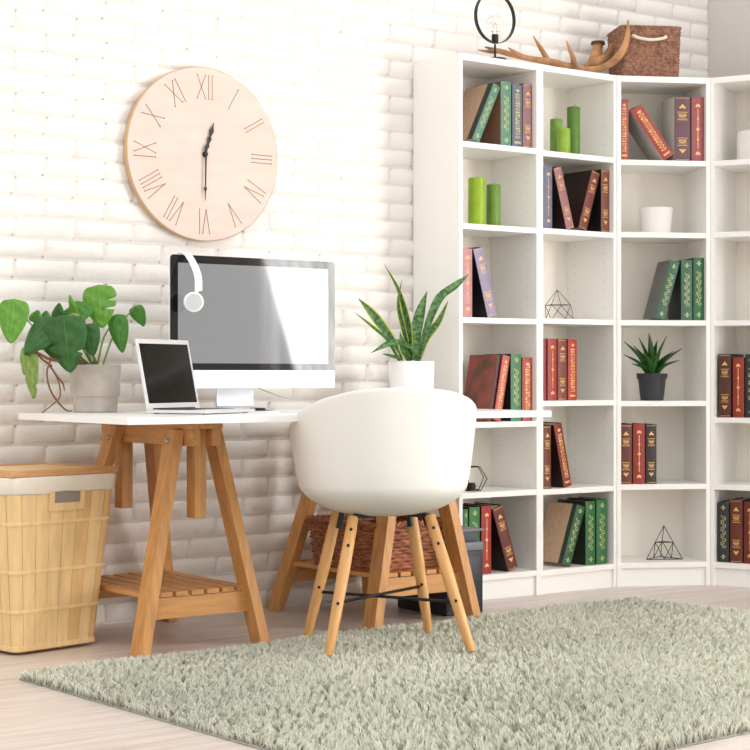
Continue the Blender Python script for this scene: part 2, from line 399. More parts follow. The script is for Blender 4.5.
# ------------------------------------------------------------------ candles
def candle(k, row, a, b, h, back, col, label):
    z = UNITS[k]['rows'][row-1]+.0005; s = (sof(k, a, back)+sof(k, b, back))/2
    w = (on_pl(b, 300, UM(k)@Vector((0, back, 0)), TH*0-R(36.1))-on_pl(a, 300, UM(k)@Vector((0, back, 0)), -R(36.1))).length
    r = w/2; p = UM(k)@Vector((s, back, z))
    mt = mat('candle_wax_%d_%d_%d' % col, col, .4, var=.12, vscale=25, sss=.15)
    o = MB().lathe([(r*.98, 0), (r, .003), (r*1.0, h*.5), (r*.99, h-.004), (r*.95, h), (r*.8, h-.001), (r*.45, h-.006), (.001, h-.008)], 28, cap0=True).build('pillar_candle', mt, loc=p, auto=40)
    tag(o, label, 'candle', 'green pillar candles')
    MB().tube([(0, 0, h-.009), (.001, 0, h+.002), (.003, 0, h+.008)], .0013, 6).build('wick', mat('wick', (60, 52, 40), .9), o)
candle('A', 2, 468, 485.6, .176, .055, (146, 178, 30), 'yellow green pillar candle, the taller of a pair, on the second shelf down')
candle('A', 2, 486, 500.8, .160, .075, (104, 142, 44), 'darker green pillar candle, the shorter of a pair, on the second shelf down')
candle('B', 1, 549.9, 562.7, .143, .10, (120, 158, 62), 'mid height green candle at the left of the three under the antler')
candle('B', 1, 556.5, 570.5, .097, .035, (136, 172, 50), 'shortest green candle standing in front of the three under the antler')
candle('B', 1, 566.7, 580.3, .199, .10, (92, 132, 48), 'tallest dark green candle at the right of the three under the antler')
# ------------------------------------------------------------------ wire ornaments
def wire(k, row, pts, edges, rad, name, label, cat):
    o = MB()
    for a, b in edges: o.tube([pts[a], pts[b]], rad, 6)
    z = UNITS[k]['rows'][row-1]+rad+.0005
    ob = o.build(name, BLACKM, M=UM(k)@Matrix.Translation((0, 0, z)), smooth=True)
    return tag(ob, label, cat)
s0 = sof('B', 546, .1); s1 = sof('B', 572, .1)
cx = (s0+s1)/2; hw = (s1-s0)/2; yb = .1
base = [(cx-hw, yb, 0), (cx-hw*.3, yb-.06, 0), (cx+hw, yb-.01, 0), (cx+hw*.2, yb+.06, 0)]
mid = [(cx-hw*.98, yb-.03, .055), (cx+hw*.15, yb-.055, .055), (cx+hw*.55, yb+.03, .055), (cx-hw*.4, yb+.05, .055)]
wire('B', 3, base+mid+[(cx-.01, yb, .115)], [(0, 1), (1, 2), (2, 3), (3, 0), (4, 5), (5, 6), (6, 7), (7, 4), (0, 4), (1, 4), (1, 5), (2, 5), (2, 6), (3, 6), (3, 7), (0, 7), (4, 8), (5, 8), (6, 8), (7, 8)], .0011, 'wire_ornament', 'small faceted black wire ornament on the shelf left of the wide green books', 'ornament')
s0 = sof('C', 645, .12); s1 = sof('C', 680, .12); L = s1-s0
tri = [(s0, .10, 0), (s1, .09, 0), (s0+L*.62, .2, 0)]; ap = (s0+L*.56, .13, .132)
h3 = [tuple(lerp(a, b, .5) for a, b in zip(p, ap)) for p in tri]; e3 = [tuple(lerp(a, b, .5) for a, b in zip(tri[i], tri[(i+1) % 3])) for i in range(3)]
wire('C', 6, tri+[ap]+h3+e3, [(0, 1), (1, 2), (2, 0), (0, 3), (1, 3), (2, 3), (4, 5), (5, 6), (6, 4), (4, 7), (5, 7), (5, 8), (6, 8), (6, 9), (4, 9)], .0015, 'wire_ornament', 'black wire tetrahedron alone on the bottom shelf of the corner bookcase', 'ornament')
s0 = sof('A', 459, .08); s1 = sof('A', 486.5, .08); cx = (s0+s1)/2; hw = (s1-s0)/2; pts = []
for z, f in ((0, .6), (.045, 1), (.088, .55)):
    for i in range(5):
        an = 2*math.pi*i/5+.1; pts.append((cx+hw*f*math.cos(an), .09+hw*f*math.sin(an), z))
ed = []
for l in range(3):
    for i in range(5):
        if l != 1: ed.append((l*5+i, l*5+(i+1) % 5))
        if l < 2: ed.append((l*5+i, (l+1)*5+i))
th = wire('A', 5, pts, ed, .0017, 'candle_holder', 'black wire faceted tealight holder on the shelf beside the chair back', 'candle holder')
MB().lathe([(.017, .003), (.018, .018), (.014, .028), (.012, .028)], 20, M=Matrix.Translation((cx, .09, 0))).build('tealight_cup', BLACKM, th, auto=40)
MB().box((cx-hw*.55, .086, 0), (cx+hw*.55, .094, .003)).build('cross_bar', BLACKM, th)
# white ribbed pot, C2
def ribbed():
    k = 'C'; s = (sof(k, 640, .1)+sof(k, 672, .1))/2; prof = []; H_ = .105
    for i in range(37):
        z = H_*i/36; prof.append((.056+.010*i/36+(.0012 if i % 2 else 0), z))
    prof += [(.062, H_), (.060, H_-.01), (.050, .01), (.001, .008)]
    o = MB().lathe(prof, 40).build('ribbed_pot', mat('ribbed_ceramic', (238, 234, 232), .6), loc=UM(k)@Vector((s, .1, UNITS[k]['rows'][1]+.0005)), smooth=True)
    tag(o, 'empty white finely ribbed pot alone on a shelf of the corner bookcase', 'pot')
ribbed()
# translucent white jar, D1
def jar():
    k = 'D'; s = sof(k, 737, .12)+.07
    o = MB().lathe([(.06, 0), (.068, .004), (.07, .02), (.07, .11), (.066, .122), (.058, .124), (.06, .118), (.064, .02), (.001, .012)], 36).build('frosted_jar', mat('frosted_glass', (228, 222, 216), .35), loc=UM(k)@Vector((s, .13, UNITS[k]['rows'][0]+.0005)), auto=50)
    tag(o, 'frosted off-white rounded jar on the top shelf at the right photo edge', 'jar')
jar()
# ------------------------------------------------------------------ leaves
def leafmat(name, c1, c2, edge=None, bands=False):
    m = bpy.data.materials.new(name); m.use_nodes = True; nt = m.node_tree; b = nt.nodes['Principled BSDF']
    b.inputs['Roughness'].default_value = .35
    uv = nt.nodes.new('ShaderNodeUVMap'); sp = nt.nodes.new('ShaderNodeSeparateXYZ'); nt.links.new(uv.outputs['UV'], sp.inputs['Vector'])
    n = nt.nodes.new('ShaderNodeTexNoise'); n.inputs['Scale'].default_value = 5; n.inputs['Detail'].default_value = 3
    if bands:
        mp = nt.nodes.new('ShaderNodeMapping'); mp.inputs['Scale'].default_value = (.7, 9, 1); nt.links.new(uv.outputs['UV'], mp.inputs['Vector']); nt.links.new(mp.outputs['Vector'], n.inputs['Vector'])
        n.inputs['Scale'].default_value = 2.2
    else: nt.links.new(uv.outputs['UV'], n.inputs['Vector'])
    mr = nt.nodes.new('ShaderNodeMapRange'); mr.inputs['From Min'].default_value = .42; mr.inputs['From Max'].default_value = .6
    nt.links.new(n.outputs['Fac'], mr.inputs['Value'])
    mx = nt.nodes.new('ShaderNodeMix'); mx.data_type = 'RGBA'; mx.inputs['A'].default_value = lin(c1); mx.inputs['B'].default_value = lin(c2)
    nt.links.new(mr.outputs['Result'], mx.inputs['Factor']); out = mx
    sb = nt.nodes.new('ShaderNodeMath'); sb.operation = 'SUBTRACT'; sb.inputs[1].default_value = .5; nt.links.new(sp.outputs['X'], sb.inputs[0])
    ab = nt.nodes.new('ShaderNodeMath'); ab.operation = 'ABSOLUTE'; nt.links.new(sb.outputs[0], ab.inputs[0])
    m2 = nt.nodes.new('ShaderNodeMix'); m2.data_type = 'RGBA'
    g = nt.nodes.new('ShaderNodeMath')
    if edge: g.operation = 'GREATER_THAN'; g.inputs[1].default_value = .36; m2.inputs['B'].default_value = lin(edge)
    else: g.operation = 'LESS_THAN'; g.inputs[1].default_value = .014; m2.inputs['B'].default_value = lin(tuple(min(255, v+14) for v in c2))
    nt.links.new(ab.outputs[0], g.inputs[0]); nt.links.new(g.outputs[0], m2.inputs['Factor']); nt.links.new(out.outputs['Result'], m2.inputs['A'])
    nt.links.new(m2.outputs['Result'], b.inputs['Base Color'])
    tr = nt.nodes.new('ShaderNodeBsdfTranslucent'); nt.links.new(m2.outputs['Result'], tr.inputs['Color'])
    ms = nt.nodes.new('ShaderNodeMixShader'); ms.inputs[0].default_value = .22
    nt.links.new(b.outputs[0], ms.inputs[1]); nt.links.new(tr.outputs[0], ms.inputs[2]); nt.links.new(ms.outputs[0], nt.nodes['Material Output'].inputs['Surface'])
    return m
def strip_leaf(mb, pts, widths, nrm, fold=.25, nseg=6, thick=0, mi=0):
    P = spline(pts, nseg); W = rspl(widths, nseg); k = len(P); nc = 4; vs = []; uv = []; fs = []
    nrm = Vector(nrm).normalized()
    for i, p in enumerate(P):
        t = (P[min(i+1, k-1)]-P[max(i-1, 0)]).normalized(); sd = t.cross(nrm).normalized(); nn = sd.cross(t)
        for j in range(nc+1):
            u = j/nc*2-1
            vs.append(p+sd*u*W[i]+nn*(abs(u)*W[i]*fold)); uv.append((j/nc, i/(k-1)))
    if thick:
        for i, p in enumerate(P):
            t = (P[min(i+1, k-1)]-P[max(i-1, 0)]).normalized(); sd = t.cross(nrm).normalized(); nn = sd.cross(t)
            for j in range(nc+1):
                u = j/nc*2-1
                vs.append(p+sd*u*W[i]+nn*(abs(u)*W[i]*fold-thick*(1-abs(u))*(1-i/(k-1)*.8))); uv.append((j/nc, i/(k-1)))
    for l in range(2 if thick else 1):
        o = l*k*(nc+1)
        for i in range(k-1):
            for j in range(nc): fs.append((o+i*(nc+1)+j, o+i*(nc+1)+j+1, o+(i+1)*(nc+1)+j+1, o+(i+1)*(nc+1)+j))
    mb.add(vs, fs, mi, uvs=uv)
def heart_leaf(mb, base, tip, nrm, width, cup=.12, droop=.1, notch=(), lobes=.18, side=0):
    base, tip = Vector(base), Vector(tip); ax = tip-base; L = ax.length; ax.normalize()
    nrm = Vector(nrm); nrm = (nrm-ax*nrm.dot(ax)).normalized(); sd = ax.cross(nrm)
    nv, nu = 26, 8; vs = []; uv = []; fs = []
    for i in range(nv+1):
        v = i/nv
        for j in range(-nu, nu+1):
            u = j/nu; au = abs(u)
            w = width*(math.sin(math.pi*min(1, v**.52))**.62 if 0 < v < 1 else 0)*(1-.12*v)
            for c_, d_, sg in notch:
                if (sg == 0 or sg*u > 0): w *= 1-(d_*max(0, 1-abs(v-c_)/.035) if au > .45 else 0)
            back = lobes*(1-v)**3*au*L*(1.6-au*.8)
            x = u*w; y = v*L-back
            zc = -cup*width*(au**2)*1.2+cup*width*.5*math.sin(au*3.1)*.5 - droop*L*(v-.3)**2 + .018*width*math.sin(v*22+u*3)
            vs.append(base+ax*y+sd*x+nrm*zc); uv.append((.5+u*.5, v))
    w_ = 2*nu+1
    for i in range(nv):
        for j in range(w_-1): fs.append((i*w_+j, i*w_+j+1, (i+1)*w_+j+1, (i+1)*w_+j))
    mb.add(vs, fs, uvs=uv)
CAMD = Vector((-.59, -.81, 0))
# ------------------------------------------------------------------ aloe on C4
def aloe():
    k = 'C'; s = (sof(k, 641, .11)+sof(k, 663, .11))/2; z0 = C_ROWS[3]
    r = root('potted_aloe', UM(k)@Vector((s, .11, z0+.0005)), 'small dark green aloe in a black plastic pot on the corner bookcase', 'plant', aC)
    MB().lathe([(.043, 0), (.046, .003), (.0555, .088), (.060, .088), (.0625, .107), (.060, .109), (.056, .107), (.054, .092), (.001, .09)], 40).build('pot', mat('black_pot', (48, 48, 54), .55), r, auto=35)
    MB().lathe([(.054, .09), (.03, .096), (.001, .098)], 24).build('soil', mat('potting_soil', (48, 36, 28), .95, bump=1, bscale=200), r, smooth=True)
    gm = leafmat('aloe_leaf', (34, 78, 30), (62, 118, 48)); rr = random.Random(3)
    tips = [(-.125, -.02, .19), (-.11, .03, .155), (-.10, -.05, .10+.03), (-.045, .03, .20), (-.02, -.02, .215), (.03, .02, .195), (.055, -.02, .205), (.10, .02, .165), (.125, -.01, .172), (.10, -.05, .14), (-.055, -.06, .16), (.02, -.06, .17), (-.06, .06, .18), (.06, .06, .17)]
    for i, (x, y, z) in enumerate(tips):
        m = MB(); b = Vector((x*.1, y*.1, .095)); t = Vector((x*.98, y, .095+(z-.095)*1.5)); md = b.lerp(t, .45)+Vector((-x*.06, -y*.06, .012))
        rad = Vector((-x, -y, .14)).normalized()
        strip_leaf(m, [b, md, t], [.013, .0155, .0006], rad, .5, 6, thick=.008)
        m.build('leaf', gm, r, smooth=True)
aloe()
# ================================================================== TOP OF BOOKCASES
def ring_lamp():
    p = UM('A')@Vector((sof('A', 495, .05), .05, BH+.0005))
    r = root('ring_table_lamp', p, 'black ring table lamp with a clear globe bulb, on the left bookcase', 'lamp')
    MB().lathe([(.045, 0), (.046, .002), (.044, .007), (.001, .009)], 36).build('base', BLACKM, r, auto=40)
    MB().tube([(0, 0, .007), (0, 0, .062)], .004, 10).build('stem', BLACKM, r, smooth=True)
    R0 = .096; c = .066+R0; m = MB(); n = 64; vs = []; fs = []
    for i in range(n):
        a = 2*math.pi*i/n
        for rr, yy in ((R0, -.008), (R0, .008), (R0-.003, .008), (R0-.003, -.008)): vs.append((rr*math.sin(a), yy, c-rr*math.cos(a)))
    for i in range(n):
        for j in range(4): fs.append((i*4+j, i*4+(j+1) % 4, ((i+1) % n)*4+(j+1) % 4, ((i+1) % n)*4+j))
    m.add(vs, fs).build('ring', BLACKM, r)
    MB().lathe([(.012, .066), (.013, .068), (.013, .098), (.010, .100)], 20).build('socket', BLACKM, r, auto=40)
    gl = bpy.data.materials.new('clear_glass'); gl.use_nodes = True; b = gl.node_tree.nodes['Principled BSDF']
    b.inputs['Transmission Weight'].default_value = 1; b.inputs['Roughness'].default_value = 0; b.inputs['IOR'].default_value = 1.12; b.inputs['Base Color'].default_value = (.97, .96, .94, 1)
    prof = [(.009, .100), (.012, .108)]+[(.033*math.sin(R(a)), .142-.033*math.cos(R(a))) for a in range(30, 180, 12)]+[(.001, .175)]
    o = MB().lathe(prof, 32).build('bulb', gl, r, smooth=True)
    MB().tube([(-.006, 0, .102), (-.008, 0, .13), (0, 0, .145), (.008, 0, .13), (.006, 0, .102)], .0008, 6).build('filament', mat('brass_filament', (190, 140, 60), .3, metal=1), o)
ring_lamp()
def antlers():
    am = mat('antler', (198, 146, 96), .5, rgb2=(128, 86, 56), vscale=14, bump=.5, bscale=50)
    z = BH
    def W(px, py, y): return on_y(px, py, y)
    y0 = -.15
    r = root('antler', (.45, y0, z+.0005), 'long branching brown antler lying across the tops of the two left bookcases', 'antler')
    o0 = Vector(r.location)
    def L(pts): return [W(*p)-o0 for p in pts]
    def tb(m, pts, rad): m.tube(spline(L(pts), 6), rspl(rad, 6), 12)
    m = MB()
    tb(m, [(628, 20, y0-.12), (627, 40, y0-.12), (618, 57, y0-.10), (603, 67.5, y0-.06), (585, 69.5, y0), (568, 66, y0), (548, 61.5, y0), (532, 59, y0), (514, 55, y0), (499, 51, y0+.01), (485, 47, y0+.02)], [.003, .013, .016, .013, .012, .013, .014, .011, .011, .010, .003])
    m.build('main_beam', am, r, smooth=True)
    for pts, rad in [([(548, 61, y0), (543, 52, y0), (538, 44, y0-.01), (533, 35.5, y0-.02)], [.012, .010, .007, .0015]),
                     ([(574, 67, y0), (573, 58, y0-.01), (569.5, 49, y0-.02), (566.5, 40.5, y0-.02)], [.013, .010, .007, .0015]),
                     ([(528, 58, y0), (520, 55, y0-.03), (513, 51, y0-.04), (508, 47.5, y0-.04)], [.010, .008, .006, .0015]),
                     ([(505, 53, y0), (499, 50, y0+.03), (491, 48, y0+.05)], [.009, .007, .0015]),
                     ([(497, 51.5, y0), (489, 51.5, y0+.0), (478, 50, y0+.02)], [.009, .007, .002])]:
        mm = MB(); tb(mm, pts, rad); mm.build('tine', am, r, smooth=True)
    # second antler
    y1 = -.10
    r2 = root('antler', (.75, y1, z+.0005), 'thick dark antler base standing behind the curved tip, beside the basket', 'antler'); o0 = Vector(r2.location)
    m = MB(); tb(m, [(585, 68, y1), (592, 64, y1), (596, 56, y1), (597.5, 48, y1), (598, 43, y1)], [.012, .022, .024, .021, .024]); m.build('beam', am, r2, smooth=True)
    m = MB(); tb(m, [(598, 41.5, y1), (598, 44.5, y1)], [.027, .030]); m.build('burr', mat('burr', (84, 52, 32), .8, bump=1, bscale=90), r2, smooth=True)
    m = MB(); tb(m, [(592, 64, y1), (600, 62, y1-.02), (608, 56, y1-.03), (612, 45, y1-.03)], [.018, .024, .022, .010]); m.build('palm', am, r2, smooth=True)
antlers()
# woven containers --------------------------------------------------
def rrect(w, d, r, n=8):
    pts = []
    for cx, cy, a0 in ((w/2-r, d/2-r, 0), (-w/2+r, d/2-r, 90), (-w/2+r, -d/2+r, 180), (w/2-r, -d/2+r, 270)):
        for i in range(n+1):
            a = R(a0+90*i/n); pts.append((cx+r*math.cos(a), cy+r*math.sin(a), math.cos(a), math.sin(a)))
    return pts
def resample(pts, N):
    P = pts+[pts[0]]; d = [0]
    for i in range(len(P)-1): d.append(d[-1]+math.hypot(P[i+1][0]-P[i][0], P[i+1][1]-P[i][1]))
    out = []; j = 0
    for i in range(N):
        t = d[-1]*i/N
        while d[j+1] < t: j += 1
        f = (t-d[j])/max(1e-9, d[j+1]-d[j]); out.append(tuple(lerp(P[j][k], P[j+1][k], f) for k in range(4)))
    return out, d[-1]
def weave(w0, d0, w1, d1, h, rad, rows, amp, per, N=420, sub=5, stagger=True, mi=0, z0=0):
    """tapered rounded-rectangle wall made of coils, over-under pattern."""
    m = MB(); vs = []; fs = []; K = rows*sub
    for k in range(K+1):
        t = k/K; w = lerp(w0, w1, t); d = lerp(d0, d1, t)
        P, Ln = resample(rrect(w, d, rad), N); row = int(min(k, K-1)/sub); ph = (k % sub)/sub
        for i, (x, y, nx, ny) in enumerate(P):
            s_ = i/N*2*math.pi*per; a = abs(math.sin(math.pi*ph))**.6
            o = amp*a*(.55+.45*math.sin(s_+(math.pi if (row % 2 and stagger) else 0)))
            if not stagger: o = amp*a*(.7+.3*math.sin(s_+row*2.1+ph*3))
            vs.append((x+nx*o, y+ny*o, z0+h*t))
    for k in range(K):
        for i in range(N): fs.append((k*N+i, k*N+(i+1) % N, (k+1)*N+(i+1) % N, (k+1)*N+i))
    m.add(vs, fs, mi)
    return m
def seagrass():
    p = UM('C')@Vector((.156, .150, BH+.0005))
    r = root('seagrass_basket', p, 'brown woven seagrass basket with white rope handle on the corner bookcase', 'basket', aC)
    sm = mat('seagrass', (166, 122, 98), .8, rgb2=(116, 78, 62), vscale=70, bump=.8, bscale=180)
    weave(.232, .2, .246, .21, .205, .02, 17, .005, 44, stagger=False).build('body', sm, r, smooth=True)
    MB().add([(x, y, .004) for x, y, _, _ in rrect(.232, .2, .02)], [list(range(36))]).build('bottom', sm, r)
    P, _ = resample(rrect(.25, .212, .02), 60); m = MB(); m.tube([(x, y, .205) for x, y, _, _ in P]+[(P[0][0], P[0][1], .205)], .005, 8); m.build('rim', sm, r, smooth=True)
    rp = mat('cotton_rope', (230, 220, 204), .9, bump=.8, bscale=150)
    m = MB(); m.tube(spline([(x_-.012, y_, z_+.012) for x_, y_, z_ in ((-.068, -.098, .150), (-.066, -.118, .152), (-.05, -.126, .143), (0, -.128, .136), (.05, -.126, .143), (.066, -.118, .152), (.068, -.098, .150))], 5), .0062, 10); m.build('handle', rp, r, smooth=True)
seagrass()
# ================================================================== WALL CLOCK
def clock():
    c = Vector((-.932, 0, 1.602)); RR = .300
    r = root('wall_clock', (c.x, -.006, c.z), 'round pale wooden wall clock with carved roman numerals reading half past twelve', 'clock')
    M = Matrix.Rotation(R(90), 4, 'X')   # local z -> -y
    MB().lathe([(RR-.002, 0), (RR, .002), (RR, .023), (RR-.002, .025)], 96, M=M).build('face', [mat('clock_face_wood', (228, 206, 193), .6, var=.05, vscale=4, stretch=(1, 1, 6))], r, auto=40)
    MB().lathe([(RR+.0004, .001), (RR+.0012, .002), (RR+.0012, .0225), (RR+.0004, .0235)], 96, M=M, cap0=False, cap1=False).build('rim', mat('clock_edge', (214, 176, 130), .6), r, smooth=True)
    carve = mat('carved_numeral', (150, 112, 78), .8); y = -.0256
    NUM = ['XII', 'I', 'II', 'III', 'IV', 'V', 'VI', 'VII', 'VIII', 'IX', 'X', 'XI']
    for i, s_ in enumerate(NUM):
        a = R(30*i); er = Vector((math.sin(a), 0, math.cos(a))); et = Vector((math.cos(a), 0, -math.sin(a)))
        st = []; x = 0
        for ch in s_:
            if ch == 'I': st.append(((x, 0), (x, 1))); x += .014
            elif ch == 'X': st += [((x, 0), (x+.034, 1)), ((x, 1), (x+.034, 0))]; x += .034+.012
            else: st += [((x, 1), (x+.014, 0)), ((x+.014, 0), (x+.028, 1))]; x += .028+.012
        W_ = max(q[0] for t in st for q in t); m = MB()
        for p, q in st:
            A = er*(.192+.082*p[1])+et*(p[0]-W_/2); B = er*(.192+.082*q[1])+et*(q[0]-W_/2)
            d = (B-A).normalized(); n = Vector((d.z, 0, -d.x))*.0013; yy = Vector((0, y, 0))
            m.add([A-n+yy, A+n+yy, B+n+yy, B-n+yy], [(0, 1, 2, 3)])
            for e in (A, B): m.add([e+yy+Vector((.0026*math.cos(k), -.0002, .0026*math.sin(k))) for k in [math.pi/3*j for j in range(6)]], [tuple(range(6))])
        m.build('numeral', carve, r)
    def hand(ang, prof, name, yy):
        er = Vector((math.sin(ang), 0, math.cos(ang))); et = Vector((math.cos(ang), 0, -math.sin(ang))); vs = []
        for rr, w in prof: vs += [er*rr-et*w+Vector((0, yy, 0)), er*rr+et*w+Vector((0, yy, 0))]
        n = len(prof); vs += [v+Vector((0, .002, 0)) for v in vs]; fs = []
        for i in range(n-1):
            fs += [(2*i, 2*i+1, 2*i+3, 2*i+2), (2*n+2*i, 2*n+2*i+2, 2*n+2*i+3, 2*n+2*i+1), (2*i, 2*i+2, 2*n+2*i+2, 2*n+2*i), (2*i+1, 2*n+2*i+1, 2*n+2*i+3, 2*i+3)]
        MB().add(vs, fs).build(name, BLACKM, r)
    hand(R(17), [(-.012, .003), (.0, .004), (.02, .0035), (.03, .007), (.038, .0035), (.058, .008), (.066, .003), (.085, .009), (.1, .003), (.118, .0004)], 'hour_hand', -.032)
    hand(R(181), [(-.03, .003), (-.015, .005), (0, .004), (.04, .0026), (.10, .0022), (.112, .002), (.12, .0062), (.13, .002), (.162, .0006)], 'minute_hand', -.036)
    MB().lathe([(.009, .025), (.009, .034), (.006, .039), (.001, .039)], 20, M=M).build('hub', BLACKM, r, auto=40)
clock()
# ================================================================== DESK
DH = .718; DX0, DX1, DY0, DY1 = -1.690, -.107, -.902, -.175
desk = MB().box((DX0, DY0, DH-.0205), (DX1, DY1, DH), .0015).build('desk_top', mat('white_melamine', (247, 246, 243), .3))
tag(desk, 'thin white rectangular desk top resting on two wooden trestles', 'desk')
def beam(p0, p1, wx, wy, name, parent, mt=WOODL, b=.0015, xdir=(1, 0, 0)):
    """square bar from p0 to p1; cross-section wx along xdir; local z runs with the grain."""
    p0, p1 = Vector(p0), Vector(p1); z = (p1-p0); L = z.length; z.normalize()
    x = Vector(xdir); x = (x-z*x.dot(z)).normalized(); y = z.cross(x)
    M = Matrix((x, y, z)).transposed().to_4x4(); M.translation = p0
    return MB().box((-wx/2, -wy/2, 0), (wx/2, wy/2, L), b).build(name, mt, parent, M=M)
def leg_mesh(top, foot, tx, ty):
    """bar with horizontally cut ends"""
    top, foot = Vector(top), Vector(foot); vs = []
    for p in (foot, top):
        for sx, sy in ((-1, -1), (1, -1), (1, 1), (-1, 1)): vs.append((p.x+sx*tx/2, p.y+sy*ty/2, p.z))
    fs = [(3, 2, 1, 0), (4, 5, 6, 7)]+[(i, (i+1) % 4, 4+(i+1) % 4, 4+i) for i in range(4)]
    return vs, fs
def trestle(x, label):
    r = root('trestle', (x, -.37, 0), label, 'trestle', 0, 'pair of pine trestles under the desk')
    top = DH-.0208
    def G(n): return -n+.37
    # top plank and rails running front to back
    beam((0, G(.06), top-.012), (0, G(.672), top-.012), .108, .0235, 'top_plank', r)
    for s in (-1, 1):
        beam((s*.036, G(.07), top-.050), (s*.036, G(.665), top-.050), .030, .052, 'rail', r)
    for n in (.13, .605):
        beam((0, G(n), .400), (0, G(n), top-.025), .041, .05, 'post', r)
    for s in (-1, 1):
        for nt, nf in ((.20, .05), (.585, .637)):
            vs, fs = leg_mesh((s*.066, G(nt), top-.028), (s*.212, G(nf), .001), .033, .066)
            o = MB().add(vs, fs).build('leg', WOODL, r)
            z = top-.062; M = Matrix.Translation((s*(.0845+.008), G(nt if nt < .3 else nt+.002), z))@Matrix.Rotation(R(90*s), 4, 'Y')
            MB().lathe([(.0085, -.002), (.0085, .002), (.006, .005), (.002, .005)], 16, M=M).build('bolt', mat('steel_bolt', (190, 188, 184), .3, metal=.9), o, auto=40)
    # low shelf
    for n, nm in ((.618, 'front_apron'), (.085, 'back_apron')):
        beam((-.172, G(n), .133), (.172, G(n), .133), .022, .062, nm, r, xdir=(0, 1, 0))
    for i in range(7):
        xx = -.163+i*.0545
        beam((xx, G(.09), .172), (xx, G(.612), .172), .042, .014, 'slat', r)
trestle(-1.297, 'wooden trestle with an empty slatted shelf, beside the laundry hamper')
trestle(-.443, 'wooden trestle behind the chair, carrying the wicker basket')
# wicker basket on trestle shelf
def wicker():
    r = root('wicker_basket', (-.455, -.385, .1795), 'dark brown wicker basket on the trestle shelf behind the chair', 'basket')
    wm = mat('wicker', (186, 116, 76), .42, rgb2=(108, 60, 38), vscale=30, stretch=(1, 1, 4), bump=.4, bscale=200)
    weave(.300, .345, .330, .375, .150, .03, 12, .010, 27, N=540).build('body', wm, r, smooth=True)
    MB().add([(x, y, .003) for x, y, _, _ in rrect(.300, .345, .03)], [list(range(36))]).build('bottom', wm, r)
    P, _ = resample(rrect(.338, .383, .035), 160)
    m = MB()
    for ph in range(3):
        pts = []
        for i in range(161):
            x, y, nx, ny = P[i % 160]; a = i/160*2*math.pi*24+ph*2*math.pi/3
            pts.append((x+nx*.007*math.cos(a), y+ny*.007*math.cos(a), .155+.007*math.sin(a)))
        m.tube(pts, .0058, 6)
    m.build('braided_rim', wm, r, smooth=True)
wicker()
# black box beside the trestle
def blackbox():
    x0, x1, y0, y1 = -.262, -.098, -.535, -.25; h = .298
    r = root('storage_box', ((x0+x1)/2, (y0+y1)/2, .0005), 'black plastic box with a grey top on the floor beside the trestle', 'box')
    w, d = (x1-x0)/2, (y1-y0)/2
    bm = mat('black_plastic', (34, 35, 40), .45); gm = mat('grey_plastic', (110, 114, 122), .4)
    MB().box((-w, -d, 0), (w, d, .222), .008).build('body', bm, r, auto=40)
    MB().box((-w*.8, -d-.006, .035), (w*.8, -d+.004, .205), .004).build('front_panel', mat('black_panel', (44, 46, 52), .35), r, auto=40)
    MB().box((-w+.001, -d-.003, .222), (w-.001, d, .252), .006).build('grey_ledge', gm, r, auto=40)
    MB().box((-w+.006, -d+.02, .252), (w-.006, d, .290), .006).build('upper_housing', mat('dark_grey_plastic', (74, 78, 86), .4), r, auto=40)
    MB().box((-w-.002, -d-.005, .29), (w+.002, d+.002, h), .003).build('lid', gm, r, auto=40)
    MB().box((-.03, -d-.0075, .155), (.012, -d-.0055, .178)).build('indicator', mat('grey_label', (120, 124, 140), .4), r)
blackbox()
